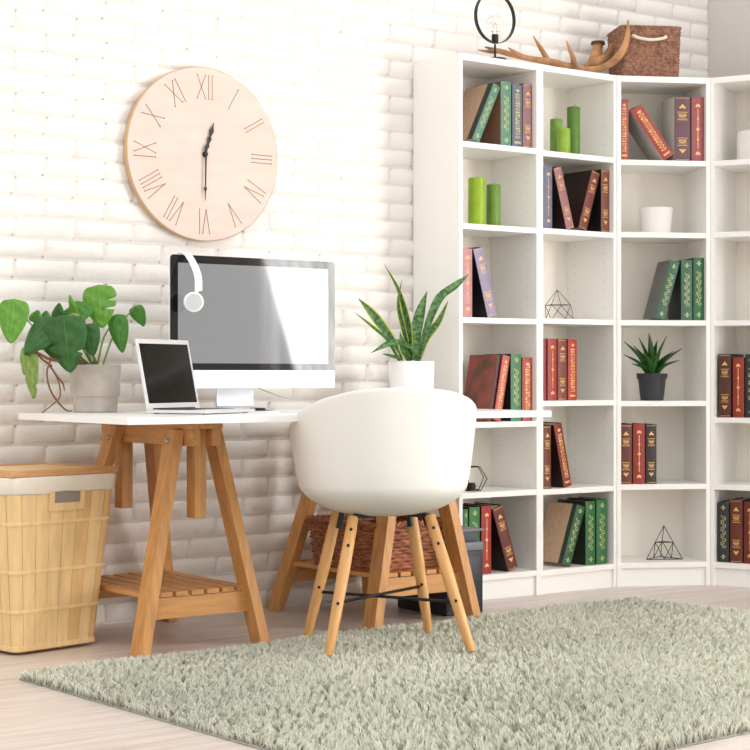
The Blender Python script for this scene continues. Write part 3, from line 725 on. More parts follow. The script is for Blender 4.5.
# ================================================================== HAMPER
def hamper():
    ang = R(11.5); A = Vector((-1.810, -.424, 0)); ex = Vector((math.cos(ang), math.sin(ang), 0)); ey = Vector((-math.sin(ang), math.cos(ang), 0))
    w0 = .300; d0 = .28; c = A+ex*w0/2+ey*d0/2
    r = root('laundry_hamper', (c.x, c.y, .0005), 'square pale bamboo laundry hamper with cream liner and hinged wooden lid', 'hamper', ang)
    Hh = .518; w1 = .396; d1 = .37; bam = mat('bamboo_slat', (238, 204, 148), .5, var=.10, vscale=14, stretch=(3, 3, .5), bump=.15, bscale=50)
    bam2 = mat('bamboo_slat_dark', (230, 188, 128), .5, var=.12, vscale=14, stretch=(3, 3, .5)); gap = mat('bamboo_gap', (172, 128, 78), .8)
    N = 40; inner = MB(); P0, _ = resample(rrect(w0-.006, d0-.006, .022), 120); P1, _ = resample(rrect(w1-.006, d1-.006, .03), 120)
    vs = [(p[0], p[1], .006) for p in P0]+[(p[0], p[1], Hh) for p in P1]
    inner.add(vs, [(i, (i+1) % 120, 120+(i+1) % 120, 120+i) for i in range(120)]+[list(range(120))[::-1]])
    inner.build('inner_wall', gap, r, smooth=False)
    m = MB(); n = 28; K = n*6; Q0, _ = resample(rrect(w0, d0, .022), K); Q1, _ = resample(rrect(w1, d1, .03), K)
    for i in range(n):
        idx = [i*6+j for j in range(6)]; off = random.uniform(0, .0012)
        vs = []
        for f, (Q, z) in enumerate(((Q0, .012), (Q1, Hh))):
            for j, q in enumerate(idx+[((i+1)*6) % K]):
                p = Q[q]; nxt = Q[((i+1)*6) % K]; sh = .12 if j == 0 else (-.12 if j == 6 else 0)
                a = Q[(q+1) % K] if sh > 0 else Q[(q-1) % K]
                x = lerp(p[0], a[0], abs(sh)*.6); y = lerp(p[1], a[1], abs(sh)*.6)
                vs.append((x+p[2]*off, y+p[3]*off, z))
        o = 7; fs = [(j, j+1, o+j+1, o+j) for j in range(6)]
        m.add(vs, fs, random.choice([0, 0, 1]))
    m.build('slatted_body', [bam, bam2], r)
    for z in (.124, .243, .388, .010):
        t = z/Hh; w = lerp(w0, w1, t); d = lerp(d0, d1, t); hh = .011 if z > .05 else .016; m = MB()
        Pa, _ = resample(rrect(w+.005, d+.005, .024), 120); Pb, _ = resample(rrect(w+.0072, d+.0072, .024), 120)
        rings = []
        for (PP, zz) in ((Pa, z), (Pb, z+.002), (Pb, z+hh-.002), (Pa, z+hh)): rings.append([(p[0], p[1], zz) for p in PP])
        Pc, _ = resample(rrect(w-.002, d-.002, .026), 120); rings.append([(p[0], p[1], z+hh) for p in Pc]); rings.insert(0, [(p[0], p[1], z) for p in Pc])
        vs = [v for R_ in rings for v in R_]; fs = [(k*120+i, k*120+(i+1) % 120, (k+1)*120+(i+1) % 120, (k+1)*120+i) for k in range(len(rings)-1) for i in range(120)]
        m.add(vs, fs); m.build('base_band' if z < .05 else 'band', bam, r)
    # cloth liner folded over the rim
    lm = mat('cream_liner', (238, 230, 214), .9, bump=.3, bscale=120); K = 200; m = MB(); vs = []; fs = []
    prof = [(-.004, .486), (.003, .481), (.0055, .485), (.006, .505), (.006, .526), (.003, .533), (-.006, .533), (-.012, .52)]
    for k, (o, z) in enumerate(prof):
        t = z/Hh; P, _ = resample(rrect(lerp(w0, w1, t)+2*o, lerp(d0, d1, t)+2*o, .034), K)
        for i, p in enumerate(P):
            zz = z+(.0009*math.sin(i*.31)+.0008*math.sin(i*.13+1) if k < 3 else 0); q = .0012*math.sin(i*.5+z*60)
            # liner is scooped up over the front handle
            if k < 3 and p[1] < -d1*.45: zz += .004*max(0, 1-abs(p[0]-.005)/.06)**.5
            vs.append((p[0]+p[2]*q, p[1]+p[3]*q, zz))
    for k in range(len(prof)-1):
        for i in range(K): fs.append((k*K+i, k*K+(i+1) % K, (k+1)*K+(i+1) % K, (k+1)*K+i))
    m.add(vs, fs); m.build('cloth_liner', lm, r, smooth=True)
    # handle frame on the front, its opening a flat panel painted as shade
    t = .470/Hh; yf = -lerp(d0, d1, t)/2; sl = math.atan2((d1-d0)/2, Hh)
    M = Matrix.Translation((.005, yf-.003, .470))@Matrix.Rotation(sl, 4, 'X')
    m = MB(); m.box((-.066, -.004, -.042), (.066, .002, -.018), .001); m.box((-.066, -.004, -.018), (-.047, .002, .02), .001); m.box((.047, -.004, -.018), (.066, .002, .02), .001)
    m.build('handle_frame', bam, r, M=M)
    MB().box((-.047, -.0045, -.018), (.047, -.0015, .012), 0).build('handle_shade_panel', mat('painted_handle_shade', (150, 136, 128), .9), r, M=M)
    # lid
    lw, ld = .396, .376; lidm = mat('lid_wood', (214, 160, 106), .5, var=.14, vscale=12, stretch=(1, 8, 8)); m = MB()
    z = .534
    for s in (-1, 1):
        m.box((-lw/2, s*(ld/2-.02)-.02, z), (lw/2, s*(ld/2-.02)+.02, z+.018), .003); m.box((s*(lw/2-.02)-.02, -ld/2+.04, z), (s*(lw/2-.02)+.02, ld/2-.04, z+.018), .003)
    m.build('lid_frame', lidm, r)
    m = MB()
    for i in range(9): m.box((-lw/2+.04+i*.0365, -ld/2+.04, z+.004), (-lw/2+.04+i*.0365+.032, ld/2-.04, z+.015), .001)
    m.build('lid_slats', bam, r)
    MB().add([(x, y, .535) for x, y in ((-.16, -.145), (.16, -.145), (.16, .145), (-.16, .145))], [(0, 1, 2, 3)]).build('lid_backing', gap, r)
hamper()
# ================================================================== ON THE DESK
DZ = DH+.0004
def monitor():
    x0, x1 = -1.247, -.605; y = -.35; z0, z1 = .794, 1.2245; cx = (x0+x1)/2; w = (x1-x0)/2
    r = root('computer_monitor', (cx, y+.07, DZ), 'large black framed monitor with a grey screen and white chin', 'monitor')
    Z = lambda z: z-DZ
    yy = -.07
    # rounded glass slab
    def slab(xa, xb, za, zb, ya, yb, rad, bottom=False):
        pts = []
        for cx_, cz_, a0 in ((xb-rad, zb-rad, 0), (xa+rad, zb-rad, 90), (xa+rad, za+rad, 180), (xb-rad, za+rad, 270)):
            if cz_ == za+rad and bottom is False: pass
            for i in range(7): a = R(a0+15*i); pts.append((cx_+rad*math.cos(a), cz_+rad*math.sin(a)))
        n = len(pts); vs = [(p[0], ya, p[1]) for p in pts]+[(p[0], yb, p[1]) for p in pts]
        return vs, [list(range(n)), [n+i for i in range(n)][::-1]]+[(i, n+i, n+(i+1) % n, (i+1) % n) for i in range(n)]
    gl = mat('black_glass', (5, 5, 6), .04, spec=.6)
    ch = Z(.853)
    vs, fs = slab(-w, w, Z(z0), Z(z1), yy, yy+.006, .012); MB().add(vs, fs).build('aluminium_shell', PURE, r)
    # curved back
    bk = MB(); 
    for k in range(6):
        t = k/5; s = 1-.75*t**2.5; 
        vs_, _ = slab(-w*s, w*s, Z((z0+z1)/2)-(z1-z0)/2*s, Z((z0+z1)/2)+(z1-z0)/2*s, yy+.006+.04*t, 0, .012*s+.001)
        bk.v += [Vector(v) for v in vs_[:28]]
    for k in range(5):
        for i in range(28): bk.f.append([k*28+i, k*28+(i+1) % 28, (k+1)*28+(i+1) % 28, (k+1)*28+i]); bk.m.append(0)
    bk.f.append([5*28+i for i in range(28)]); bk.m.append(0)
    bk.build('rear_housing', mat('silver_aluminium', (212, 212, 214), .35, metal=.5), r, auto=40)
    pts = [(-w+.0002, ch), (w-.0002, ch)]+[(w-.0122+.012*math.cos(R(a)), Z(z1)-.0122+.012*math.sin(R(a))) for a in range(0, 91, 15)]+[(-w+.0122+.012*math.cos(R(a)), Z(z1)-.0122+.012*math.sin(R(a))) for a in range(90, 181, 15)]
    n = len(pts); MB().add([(p[0], yy-.002, p[1]) for p in pts]+[(p[0], yy+.003, p[1]) for p in pts], [tuple(range(n)), tuple(range(2*n-1, n-1, -1))]+[(i, n+i, n+(i+1) % n, (i+1) % n) for i in range(n)]).build('black_bezel', gl, r)
    scr = bpy.data.materials.new('grey_screen'); scr.use_nodes = True; b = scr.node_tree.nodes['Principled BSDF']
    b.inputs['Base Color'].default_value = (.01, .01, .01, 1); b.inputs['Roughness'].default_value = .04; b.inputs['Specular IOR Level'].default_value = .95
    b.inputs['Emission Color'].default_value = lin((140, 141, 142)); b.inputs['Emission Strength'].default_value = 1
    MB().add([(-w+.028, yy-.0023, ch+.022), (w-.028, yy-.0023, ch+.022), (w-.028, yy-.0023, Z(z1)-.026), (-w+.028, yy-.0023, Z(z1)-.026)], [(0, 1, 2, 3)]).build('screen', scr, r)
    MB().box((-w+.0002, yy-.0015, Z(z0)+.0002), (w-.0002, yy+.003, ch-.0002), .001).build('white_chin', PURE, r)
    # bent sheet stand
    st = mat('stand_aluminium', (205, 208, 214), .32, metal=.35); prof = [(.045, .20), (.055, .12), (.062, .05), (.060, .012), (.045, .003), (-.075, .0)]
    pr = spline([(0, a, b_) for a, b_ in prof], 5); vs = []; fs = []
    for p in pr:
        hw = .072
        for sx in (-hw, hw):
            vs.append((sx, p.y, p.z))
    n = len(pr); off = []
    for i, p in enumerate(pr):
        t = (pr[min(i+1, n-1)]-pr[max(i-1, 0)]).normalized(); nn = Vector((0, t.z, -t.y))*-.006
        for sx in (-.072, .072): off.append((sx, p.y+nn.y, max(0, p.z+nn.z)+.0))
    vs2 = [(v[0], v[1], v[2]+.006) for v in vs]
    m = MB(); m.add([(v[0], v[1], v[2]+.001) for v in vs]+[(v[0], v[1]-.006, v[2]+.007) for v in vs], [(2*i, 2*i+1, 2*i+3, 2*i+2) for i in range(n-1)]+[(2*n+2*i, 2*n+2*i+2, 2*n+2*i+3, 2*n+2*i+1) for i in range(n-1)]+[(2*i, 2*i+2, 2*n+2*i+2, 2*n+2*i) for i in range(n-1)]+[(2*i+1, 2*n+2*i+1, 2*n+2*i+3, 2*i+3) for i in range(n-1)]+[(2*n-2, 2*n-1, 4*n-1, 4*n-2)])
    m.build('stand', st, r, auto=40)
monitor()
def headphones():
    y = -.35
    r = root('headphones', on_y(194, 302, y-.05), 'white over-ear headphones hanging over the top left corner of the monitor', 'headphones')
    o0 = Vector(r.location); top = None
    cup = on_y(193.5, 302, y-.062)-o0
    a = on_y(198.5, 291, y-.075)-o0; b = on_y(198, 277, y-.078)-o0; c = on_y(193.5, 264, y-.055)-o0; d = on_y(186.5, 255.5, y-.01)-o0; d.z = max(d.z, 1.2285-o0.z)
    e = d+Vector((.005, .05, .001)); f = e+Vector((.018, .03, -.03)); g = f+Vector((.018, .006, -.05)); h = g+Vector((.010, -.006, -.04))
    P = spline([a, b, c, d, e, f, g, h], 6); vs = []; fs = []; k = len(P)
    for i, p in enumerate(P):
        t = (P[min(i+1, k-1)]-P[max(i-1, 0)]).normalized(); sd = t.cross(Vector((.15, .0, 0)).cross(t)).normalized(); sd = Vector((1, -.12, 0)); sd = (sd-t*sd.dot(t)).normalized(); nn = t.cross(sd)
        for u, v in ((-.0125, -.0025), (.0125, -.0025), (.0125, .0025), (-.0125, .0025)): vs.append(p+sd*u+nn*v)
    for i in range(k-1):
        for j in range(4): fs.append((i*4+j, i*4+(j+1) % 4, (i+1)*4+(j+1) % 4, (i+1)*4+j))
    fs += [(3, 2, 1, 0), tuple((k-1)*4+j for j in range(4))]
    m = MB().add(vs, fs); o = m.build('headband', PURE, r)
    bv = o.modifiers.new('bevel', 'BEVEL'); bv.width = .0015; bv.segments = 2
    for nm, pos, sg in (('ear_cup', cup, 1), ('ear_cup', h+Vector((.004, .0, -.028)), -1)):
        M = Matrix.Translation(pos)@Matrix.Rotation(R(-18 if sg > 0 else 0), 4, 'Z')@Matrix.Rotation(R(90*sg), 4, 'X')
        q = MB().lathe([(.02, -.010), (.030, -.008), (.0325, -.002), (.0325, .004), (.030, .009), (.026, .010)], 32, M=M).build(nm, PURE, r, auto=50)
        MB().lathe([(.0265, .0098), (.0262, .0112), (.001, .0118)], 28, M=M).build('cup_plate', mat('cup_plate_grey', (206, 206, 206), .3, metal=.4), q, auto=50)
        MB().lathe([(.026, -.021), (.031, -.018), (.031, -.012), (.026, -.010)], 28, M=M).build('ear_cushion', mat('ear_cushion', (176, 170, 164), .7), q, auto=50)
        MB().tube([pos+Vector((.003, -.002, .028)), (a if sg > 0 else h)+Vector((0, 0, .004))], .005, 8).build('yoke', PURE, q, smooth=True)
headphones()
def laptop():
    wd = Vector((math.cos(R(28)), math.sin(R(28)), 0)); fd = Vector((math.sin(R(28)), -math.cos(R(28)), 0))
    hl = on_y(146, 400, -.53); hl.z = DZ; W_, D_ = .300, .212
    r = root('laptop', hl+wd*W_/2+fd*D_/2, 'open silver laptop with a black screen on the left of the desk', 'laptop', R(28))
    al = mat('laptop_aluminium', (226, 226, 228), .32, metal=.45)
    hw, hd = W_/2, D_/2
    MB().box((-hw, -hd, .0025), (hw, hd, .0125), .003).build('base', al, r, auto=40)
    m = MB()
    for sx in (-1, 1):
        for sy in (-1, 1): MB().box((sx*(hw-.03)-.008, sy*(hd-.02)-.006, 0), (sx*(hw-.03)+.008, sy*(hd-.02)+.006, .003)).build('rubber_foot', BLACKM, r)
    m = MB()
    for j in range(6):
        for i in range(14): m.box((-hw+.018+i*.0194, hd-.035-j*.0185-.0155, .0125), (-hw+.018+i*.0194+.0165, hd-.035-j*.0185, .0135))
    m.build('keyboard_keys', mat('dark_keys', (60, 60, 64), .5), r)
    MB().box((-.05, -hd+.012, .0125), (.05, -hd+.075, .0129)).build('trackpad', mat('trackpad_grey', (205, 205, 208), .3), r)
    M = Matrix.Translation((0, hd-.004, .0125))@Matrix.Rotation(R(-11.5), 4, 'X')
    sc = MB().box((-hw, -.003, 0), (hw, .003, .222), .0025).build('display_lid', al, r, M=M, auto=40)
    MB().box((-hw+.012, -.0038, .019), (hw-.012, -.0028, .207)).build('black_screen', mat('laptop_glass', (10, 9, 9), .08, spec=.35), sc)
    MB().tube([(-hw+.03, 0, .0), (hw-.03, 0, .0)], .005, 10).build('hinge', BLACKM, sc, smooth=True)
laptop()
def keyboard():
    a = Vector((-.86, -.66, DZ)); r = root('computer_keyboard', a, 'thin white wireless keyboard lying under the monitor', 'keyboard', R(8))
    MB().box((-.14, -.055, 0), (.14, .055, .006), .002).build('case', PURE, r)
    m = MB()
    for j in range(5):
        for i in range(14): m.box((-.133+i*.0191, -.05+j*.0205, .006), (-.133+i*.0191+.0165, -.05+j*.0205+.0175, .0085))
    m.build('keys', mat('white_keys', (236, 236, 236), .4), r)
    # dark pen with grey cap
    p = on_z(258, 409.6, DZ+.004); p.z = DZ+.0052
    r2 = root('pen', p, 'short black pen with silver cap lying beside the keyboard', 'pen', R(12))
    MB().tube([(-.035, 0, 0), (.03, 0, 0)], .0048, 12).build('barrel', BLACKM, r2, smooth=True)
    MB().tube([(.03, 0, 0), (.06, 0, 0), (.068, 0, 0)], [.0051, .005, .003], 12).build('cap', mat('silver_cap', (190, 190, 192), .3, metal=.8), r2, smooth=True)
keyboard()
cab = MB().tube(spline([on_y(258, 388, -.24), on_y(268, 392, -.21), on_y(284, 397.5, -.2), on_y(305, 401, -.2), on_y(330, 405.5, -.2)], 6), .0028, 8).build('power_cable', mat('grey_cable', (206, 200, 192), .6), smooth=True)
tag(cab, 'thin pale grey cable looping from behind the monitor towards the chair', 'cable')
# ------------------------------------------------------------------ monstera
def monstera():
    P = Vector((-1.443, -.215, DZ)); r = root('potted_monstera', P, 'leafy green monstera trailing from a grey concrete pot at the left of the desk', 'plant')
    cm = mat('concrete_pot', (206, 197, 186), .75, rgb2=(184, 175, 163), vscale=14, bump=.35, bscale=60)
    MB().lathe([(.066, 0), (.0695, .003), (.0715, .048), (.078, .052), (.0815, .150), (.080, .152), (.076, .151), (.075, .135), (.001, .134)], 48).build('pot', cm, r, auto=35)
    MB().lathe([(.075, .136), (.04, .142), (.001, .143)], 24).build('soil', mat('potting_soil2', (58, 44, 34), .95, bump=1, bscale=200), r, smooth=True)
    def W(px, py, y): return on_y(px, py, y)-P
    y = -.22
    LB = leafmat('monstera_bright', (96, 152, 50), (112, 168, 60)); LD = leafmat('monstera_dark', (46, 94, 38), (58, 108, 44)); LM = leafmat('monstera_mid', (72, 130, 46), (84, 144, 54)); LP = leafmat('monstera_pale', (120, 150, 66), (150, 176, 92))
    # base px, tip px, y plane, half width, material, normal tweak, notches
    N1 = (-.59, -.81, .15)
    D = [
        ((14, 304), (10, 343), -.24, .05, LB, (-.5, -.8, .25), (), .10, .18, 0),
        ((26, 349), (31, 399), -.26, .034, LP, (-.8, -.5, .1), ((.55, .5, 1), (.75, .5, -1)), .3, .1, 0),
        ((54, 320), (24, 352), -.28, .050, LD, (-.5, -.8, .45), (), .2, .1, 0),
        ((64, 320), (70, 373), -.33, .068, LD, (-.5, -.75, .5), ((.45, .55, 1), (.62, .5, -1), (.7, .5, 1)), .15, .12, 0),
        ((34, 322), (38, 310), -.20, .022, LM, (-.5, -.8, .3), (), .2, .1, 0),
        ((46, 322), (46, 311), -.20, .02, LM, (-.4, -.8, .3), (), .2, .1, 0),
        ((57, 322), (58, 303), -.19, .026, LD, (-.7, -.6, .3), (), .2, .1, 0),
        ((75, 318), (68, 296), -.20, .018, LB, (-.9, -.5, .1), (), .3, .1, 0),
        ((72, 314), (75, 330), -.22, .022, LP, (-.6, -.7, .3), (), .3, .1, 0),
        ((84, 303), (76, 323), -.20, .038, LM, (-.6, -.8, .2), (), .1, .1, 0),
        ((99, 291), (102, 328), -.22, .056, LB, (-.55, -.83, .25), ((.3, .75, -1), (.5, .8, -1)), .08, .22, 0),
        ((117, 318), (122, 353), -.22, .034, LM, (-.6, -.8, .1), (), .18, .15, 0),
        ((134, 308), (143, 327), -.20, .028, LM, (-.8, -.6, .1), (), .35, .1, 0),
        ((86, 326), (93, 356), -.29, .040, LD, (-.6, -.75, .4), ((.5, .5, 1),), .2, .1, 0),
        ((44, 326), (60, 362), -.26, .040, LD, (-.4, -.8, .4), ((.55, .5, -1),), .2, .1, 0),
        ((70, 308), (78, 322), -.18, .030, LM, (-.5, -.8, .3), (), .2, .1, 0)]
    sm = mat('monstera_stem', (112, 138, 62), .5); bs = mat('brown_stem', (116, 78, 48), .7, var=.25, vscale=30)
    base = W(92, 363, y)
    for (b, t, yy, w, mt, nr, notch, cup, lob, sd) in D:
        B = W(b[0], b[1], yy); Tt = W(t[0], t[1], yy-.01)
        m = MB(); heart_leaf(m, B, Tt, nr, w, cup, .12, notch, lob); o = m.build('leaf', mt, r, smooth=True)
        st = Vector((random.uniform(-.02, .02), random.uniform(-.02, .02), .138)); md = st.lerp(B, .5)+Vector((0, .02, .02 if b[0] > 60 else -.01))
        if b[0] < 60: md = W(lerp(92, b[0], .45), 352, -.24)
        MB().tube(spline([st, md, B], 6), rspl([.0034, .003, .0018], 6), 7).build('leaf_stalk', sm, r, smooth=True)
    for pts, rad in [([(86, 363, -.22), (74, 362, -.3), (60, 361, -.31), (47, 358, -.3), (35, 352, -.28), (28, 356, -.27)], [.004, .004, .0045, .0045, .004, .002]),
                     ([(52, 357, -.3), (47, 372, -.32), (50, 389, -.33), (58, 402, -.32), (66, 410, -.30), (72, 411, -.28)], [.0035, .003, .003, .003, .0025, .002]),
                     ([(49, 364, -.3), (58, 380, -.32), (60, 396, -.33), (52, 405, -.34), (42, 413.3, -.36)], [.003, .0025, .0025, .002, .0015]),
                     ([(50, 366, -.3), (57, 376, -.3), (63, 384, -.31), (64.5, 391, -.31)], [.0035, .003, .003, .0015]),
                     ([(36, 352, -.28), (42, 359, -.28), (52, 366, -.3)], [.003, .003, .003])]:
        q = [W(*p) for p in pts]
        for v in q: v.z = max(v.z, .004)
        MB().tube(spline(q, 6), rspl(rad, 6), 8).build('aerial_root', bs, r, smooth=True)
monstera()
# ------------------------------------------------------------------ snake plant
def snake():
    yb = -.265; P = on_y(411.5, 400, yb); P.z = DZ
    r = root('potted_snake_plant', P, 'snake plant with yellow edged leaves in a white cylinder pot behind the chair', 'plant')
    MB().lathe([(.068, 0), (.074, .003), (.079, .05), (.083, .166), (.081, .168), (.077, .166), (.075, .15), (.001, .149)], 48).build('pot', mat('white_ceramic', (250, 249, 247), .35), r, auto=35)
    MB().lathe([(.075, .15), (.001, .156)], 24).build('soil', mat('potting_soil3', (58, 44, 34), .95, bump=1, bscale=200), r, smooth=True)
    def W(px, py, y): return on_y(px, py, y)-P
    gm = leafmat('snake_leaf', (44, 84, 44), (96, 136, 82), edge=(198, 200, 86), bands=True); g2 = leafmat('snake_leaf_plain', (44, 92, 44), (110, 150, 90), bands=True)
    N = (-.59, -.81, .1)
    LV = [([(401, 360), (390, 338), (374, 316), (358, 298)], [.010, .017, .018, .001], gm, N, -.28),
          ([(399, 360), (388, 341), (371, 326), (354, 312)], [.009, .014, .011, .001], gm, (-.4, -.6, .7), -.28),
          ([(417, 360), (410, 347), (393, 343), (371, 353)], [.012, .013, .016, .001], g2, (-.4, -.6, .6), -.31),
          ([(403, 361), (396, 358), (389, 356), (382, 354)], [.008, .012, .010, .001], g2, (-.4, -.6, .6), -.31),
          ([(411, 360), (408, 325), (399, 291), (384, 264)], [.010, .015, .008, .0006], gm, (-.9, -.5, .1), -.26),
          ([(407, 342), (403, 325), (398.5, 303), (402, 280)], [.010, .012, .008, .0006], gm, (-.9, -.3, .1), -.26),
          ([(413, 360), (415, 338), (420, 313), (427, 291)], [.013, .020, .018, .0008], g2, N, -.27),
          ([(417, 361), (425, 339), (438, 322), (448, 301)], [.013, .018, .013, .001], gm, N, -.31),
          ([(420, 356), (427, 327), (439, 299), (455, 286), (469, 274)], [.010, .012, .016, .014, .0006], g2, (-.3, -.7, .6), -.36),
          ([(410, 361), (404, 350), (402, 343), (400, 332)], [.010, .013, .010, .001], g2, N, -.29)]
    for pts, w, mt, n, y in LV:
        m = MB(); strip_leaf(m, [W(a, b, lerp(-.265, y, min(1, i/3))) for i, (a, b) in enumerate(pts)], w, n, .22, 7); m.build('leaf', mt, r, smooth=True)
snake()
# ================================================================== CHAIR
def chair():
    ang = R(-22.5); C = Vector((-.839, -.949, 0))
    r = root('armchair', C, 'white plastic tub chair on four beech legs seen from behind at the desk', 'chair', ang)
    # local: +y faces the desk, back of the shell at -y
    def rimz(a):  # a = angle from the back, degrees
        a = abs(a); ks = [(0, .801), (15, .799), (30, .791), (50, .769), (67, .743), (76, .728), (90, .694), (104, .665), (125, .615), (145, .55), (162, .475), (180, .455)]
        for (a0, z0), (a1, z1) in zip(ks, ks[1:]):
            if a <= a1: t = (a-a0)/(a1-a0); return lerp(z0, z1, t)
        return ks[-1][1]
    def sup(a, A, B, e):
        ca, sa = math.cos(a), math.sin(a); return (A*abs(sa)**(2/e)*(1 if sa >= 0 else -1), -B*abs(ca)**(2/e)*(1 if ca >= 0 else -1))
    NA, NT = 96, 26; zb = .407; vs = []; fs = []
    for i in range(NA):
        deg = -180+360*i/NA; a = R(deg); zr = rimz(deg)
        for j in range(NT+1):
            t = j/NT
            # bottom bowl then nearly upright wall
            if t < .5:
                q = t/.5*math.pi/2; rr = .845*math.sin(q)**.92+.06*math.sin(q)**8; z = zb+.105*(1-math.cos(q))**1.15
                sh = rr
                if abs(deg) > 140: z = min(z, zr)
            else:
                q = (t-.5)/.5; z = lerp(zb+.105, zr, q) if zr > zb+.105 else min(zb+.105, zr); sh = lerp(.905, 1.0, q**.8)
                if zr < .53: sh = lerp(.905, .95, q)
            hw = .287; hd = .266
            x, y = sup(a, hw*sh, hd*sh, 2.2)
            vs.append((x, y+.005, z))
    W_ = NT+1
    for i in range(NA):
        for j in range(NT): fs.append((i*W_+j, ((i+1) % NA)*W_+j, ((i+1) % NA)*W_+j+1, i*W_+j+1))
    m = MB().add(vs, fs); o = m.build('shell', PLAST, r, smooth=True)
    bm = bmesh.new(); bm.from_mesh(o.data); bmesh.ops.remove_doubles(bm, verts=bm.verts, dist=.0008); bmesh.ops.recalc_face_normals(bm, faces=bm.faces); bm.to_mesh(o.data); bm.free()
    so = o.modifiers.new('solid', 'SOLIDIFY'); so.thickness = .008; so.offset = -1
    ss = o.modifiers.new('sub', 'SUBSURF'); ss.levels = 1; ss.render_levels = 1
    inv = (Matrix.Translation(C)@Matrix.Rotation(ang, 4, 'Z')).inverted()
    zf = .022
    foot = {k: inv@on_z(px, py, zf) for k, (px, py) in {'fl': (307, 637), 'nl': (328.5, 656), 'fr': (428.5, 632), 'nr': (471.5, 652)}.items()}
    tops = {'fl': (-.118, .115, .415), 'nl': (-.118, -.105, .415), 'fr': (.118, .115, .415), 'nr': (.118, -.105, .415)}
    for k in foot:
        f = foot[k]; f.z = zf; t = Vector(tops[k]); z = (f-t); L_ = z.length; z.normalize(); x = Vector((1, 0, 0)); x = (x-z*x.dot(z)).normalized(); y = z.cross(x)
        M = Matrix((x, y, z)).transposed().to_4x4(); M.translation = t
        lo = MB().lathe([(.012, 0), (.0165, .004), (.0185, L_*.4), (.0165, L_*.75), (.0135, L_-.004), (.0115, L_)], 20).build('leg', WOODC, r, M=M, auto=50)
        bl = MB()
        for d in ((.045, .095, L_*.64) if k[0] == 'n' else (L_*.6,)):
            cw = (inv.to_3x3()@CAMD); cl = (M.to_3x3().inverted()@cw); cl.z = 0; cl.normalize(); p = cl*.0178+Vector((0, 0, d))
            bl.tube([p-cl*.006, p+cl*.0022], .0048, 10)
        bl.build('bolts', BLACKM, lo, smooth=False)
    def on_leg(k, z): t = Vector(tops[k]); f = foot[k]; return t.lerp(f, (t.z-z)/(t.z-f.z))
    for a, b, dz in (('nl', 'fr', .170), ('nr', 'fl', .163)):
        MB().tube([on_leg(a, dz), on_leg(b, dz)], .0048, 8).build('cross_brace', BLACKM, r, smooth=True)
    for a, b in (('nl', 'fr'), ('nr', 'fl')):
        m = MB(); p, q = Vector(tops[a]), Vector(tops[b]); p.z = q.z = .407; d = (q-p).normalized(); s = Vector((-d.y, d.x, 0))*.009
        m.add([p-s, p+s, q+s, q-s]+[v+Vector((0, 0, .012)) for v in (p-s, p+s, q+s, q-s)], [(0, 1, 2, 3)[::-1], (4, 5, 6, 7), (0, 1, 5, 4), (1, 2, 6, 5), (2, 3, 7, 6), (3, 0, 4, 7)])
        m.build('under_bracket', BLACKM, r)
    for k in ('fl', 'fr', 'nl', 'nr'):
        p = Vector(tops[k]); q = on_leg(k, .362 if k[0] == 'f' else .385); inw = Vector((-p.x, -p.y, 0)).normalized()*.017
        MB().tube([p+inw+Vector((0, 0, .004)), q+inw], .010, 8).build('leg_socket', BLACKM, r)
chair()
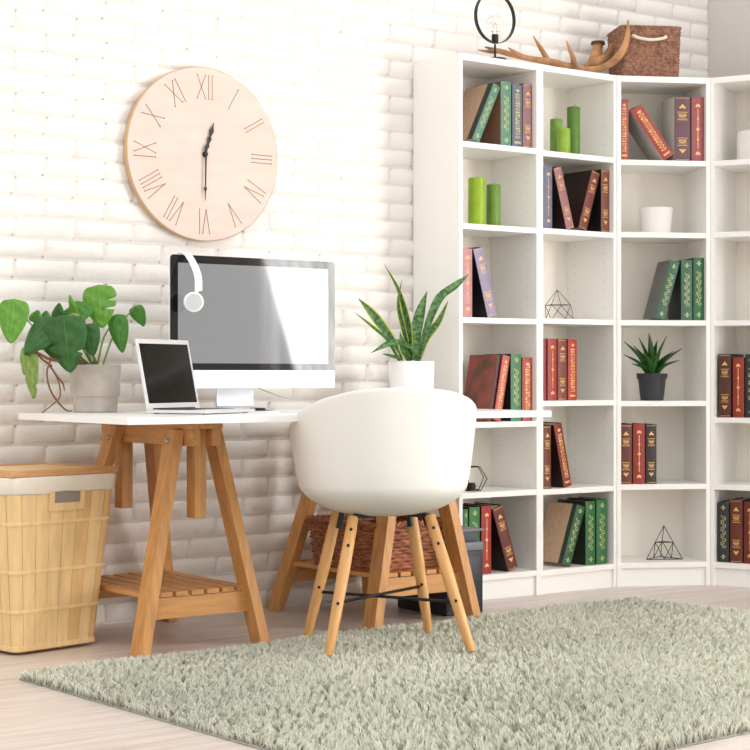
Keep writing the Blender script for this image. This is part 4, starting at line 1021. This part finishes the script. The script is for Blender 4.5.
# ================================================================== RUG
def rug():
    ang = R(3.5); A = Vector((-1.965, -.79, 0)); Lx, Ly = 2.50, 1.72
    ex = np.array([math.cos(ang), math.sin(ang)]); ey = np.array([math.sin(ang), -math.cos(ang)])
    nb = 210000
    u = rng.random(nb)*Lx; v = rng.random(nb)*Ly
    # clumps: pull blades towards clump centres
    g = .015; cu = (np.floor(u/g)+.5)*g; cv = (np.floor(v/g)+.5)*g
    hsh = np.sin(cu*9127.1+cv*3251.7)*43758.5; hsh -= np.floor(hsh); h2 = np.sin(cu*1327.1+cv*7251.7)*23758.5; h2 -= np.floor(h2)
    cu = cu+(hsh-.5)*g*.9; cv = cv+(h2-.5)*g*.9
    la = hsh*2*np.pi*.8+np.sin(u*3.1+v*2.3)*1.4+2.2; lean = .005+.012*h2
    tipu = cu*.55+u*.45+np.cos(la)*lean+rng.normal(0, .0025, nb); tipv = cv*.55+v*.45+np.sin(la)*lean+rng.normal(0, .0025, nb)
    hh = .026+.012*np.sin(u*7+v*5)*.3+rng.normal(0, .0025, nb)+.006*(hsh-.5)
    w = .0013+rng.random(nb)*.0009; wa = rng.random(nb)*np.pi
    dx = np.cos(wa)*w; dy = np.sin(wa)*w
    bu, bv = u, v; mu = bu*.6+tipu*.4; mv = bv*.6+tipv*.4
    def XY(a, b): return A.x+a*ex[0]+b*ey[0], A.y+a*ex[1]+b*ey[1]
    V = np.zeros((nb, 5, 3), dtype=np.float32)
    for i, (a, b, z) in enumerate(((bu-dx, bv-dy, .002), (bu+dx, bv+dy, .002), (mu-dx*.9, mv-dy*.9, hh*.62), (mu+dx*.9, mv+dy*.9, hh*.62), (tipu, tipv, hh))):
        V[:, i, 0], V[:, i, 1] = XY(a, b); V[:, i, 2] = z
    base = (np.arange(nb)*5)[:, None]
    q = base+np.array([[0, 1, 3, 2]]); t = base+np.array([[2, 3, 4]])
    loops = np.concatenate([q, t], axis=1).ravel().astype(np.int32)
    tot = np.tile(np.array([4, 3], dtype=np.int32), nb); st = np.concatenate([[0], np.cumsum(tot)[:-1]]).astype(np.int32)
    corners = np.array([[*XY(a, b), z] for z in (.0005, .004) for a, b in ((0, 0), (Lx, 0), (Lx, Ly), (0, Ly))], dtype=np.float32)
    nv = nb*5; V = np.concatenate([V.reshape(-1, 3), corners])
    bf = np.array([[0, 1, 2, 3], [4, 7, 6, 5], [0, 4, 5, 1], [1, 5, 6, 2], [2, 6, 7, 3], [3, 7, 4, 0]])+nv
    loops = np.concatenate([loops, bf.ravel().astype(np.int32)]); st = np.concatenate([st, (st[-1]+3+np.arange(6)*4)]).astype(np.int32); tot = np.concatenate([tot, np.full(6, 4)]).astype(np.int32)
    me = bpy.data.meshes.new('rug'); me.vertices.add(len(V)); me.vertices.foreach_set('co', V.ravel())
    me.loops.add(len(loops)); me.loops.foreach_set('vertex_index', loops); me.polygons.add(len(st)); me.polygons.foreach_set('loop_start', st); me.polygons.foreach_set('loop_total', tot)
    me.update(calc_edges=True)
    # colour per blade: darker at the root
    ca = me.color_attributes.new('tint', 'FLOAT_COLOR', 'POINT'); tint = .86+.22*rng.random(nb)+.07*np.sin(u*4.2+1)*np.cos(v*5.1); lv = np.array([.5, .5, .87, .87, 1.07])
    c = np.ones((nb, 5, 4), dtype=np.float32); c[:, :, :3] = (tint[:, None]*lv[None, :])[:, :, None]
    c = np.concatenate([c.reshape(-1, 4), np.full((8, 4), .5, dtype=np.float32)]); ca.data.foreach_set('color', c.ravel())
    m = bpy.data.materials.new('shaggy_sage_wool'); m.use_nodes = True; nt = m.node_tree; b = nt.nodes['Principled BSDF']; b.inputs['Roughness'].default_value = .85; b.inputs['Specular IOR Level'].default_value = .15
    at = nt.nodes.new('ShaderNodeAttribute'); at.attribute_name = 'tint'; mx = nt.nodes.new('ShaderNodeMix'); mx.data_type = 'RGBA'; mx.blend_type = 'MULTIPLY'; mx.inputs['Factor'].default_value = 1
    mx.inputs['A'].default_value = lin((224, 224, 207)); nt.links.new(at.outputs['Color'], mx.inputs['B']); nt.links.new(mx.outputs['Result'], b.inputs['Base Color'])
    me.materials.append(m); o = bpy.data.objects.new('rug', me); COL.objects.link(o)
    tag(o, 'large pale sage green shaggy rug under the chair', 'rug')
rug()
# ================================================================== LIGHT, CAMERA
w = bpy.data.worlds.new('World'); SC.world = w; w.use_nodes = True; bg = w.node_tree.nodes['Background']
nt = w.node_tree; tc = nt.nodes.new('ShaderNodeTexCoord'); sx = nt.nodes.new('ShaderNodeSeparateXYZ'); cr = nt.nodes.new('ShaderNodeValToRGB')
nt.links.new(tc.outputs['Generated'], sx.inputs[0]); nt.links.new(sx.outputs['Z'], cr.inputs['Fac']); nt.links.new(cr.outputs['Color'], bg.inputs['Color'])
cr.color_ramp.elements[0].position = 0; cr.color_ramp.elements[0].color = (.7, .68, .655, 1); cr.color_ramp.elements[1].position = .55; cr.color_ramp.elements[1].color = (1, .99, .98, 1)
bg.inputs['Strength'].default_value = 1.42
cd = bpy.data.cameras.new('camera'); co = bpy.data.objects.new('camera', cd); COL.objects.link(co)
co.location = CAM; co.rotation_euler = (R(90), 0, -TH); cd.sensor_width = 36; cd.lens = F/750*36; cd.shift_y = (YH-375)/750*-1*-1; cd.clip_start = .05
cd.shift_y = -(375-YH)/750
SC.camera = co
SC.view_settings.view_transform = 'Standard'; SC.view_settings.look = 'None'; SC.view_settings.exposure = 0.0
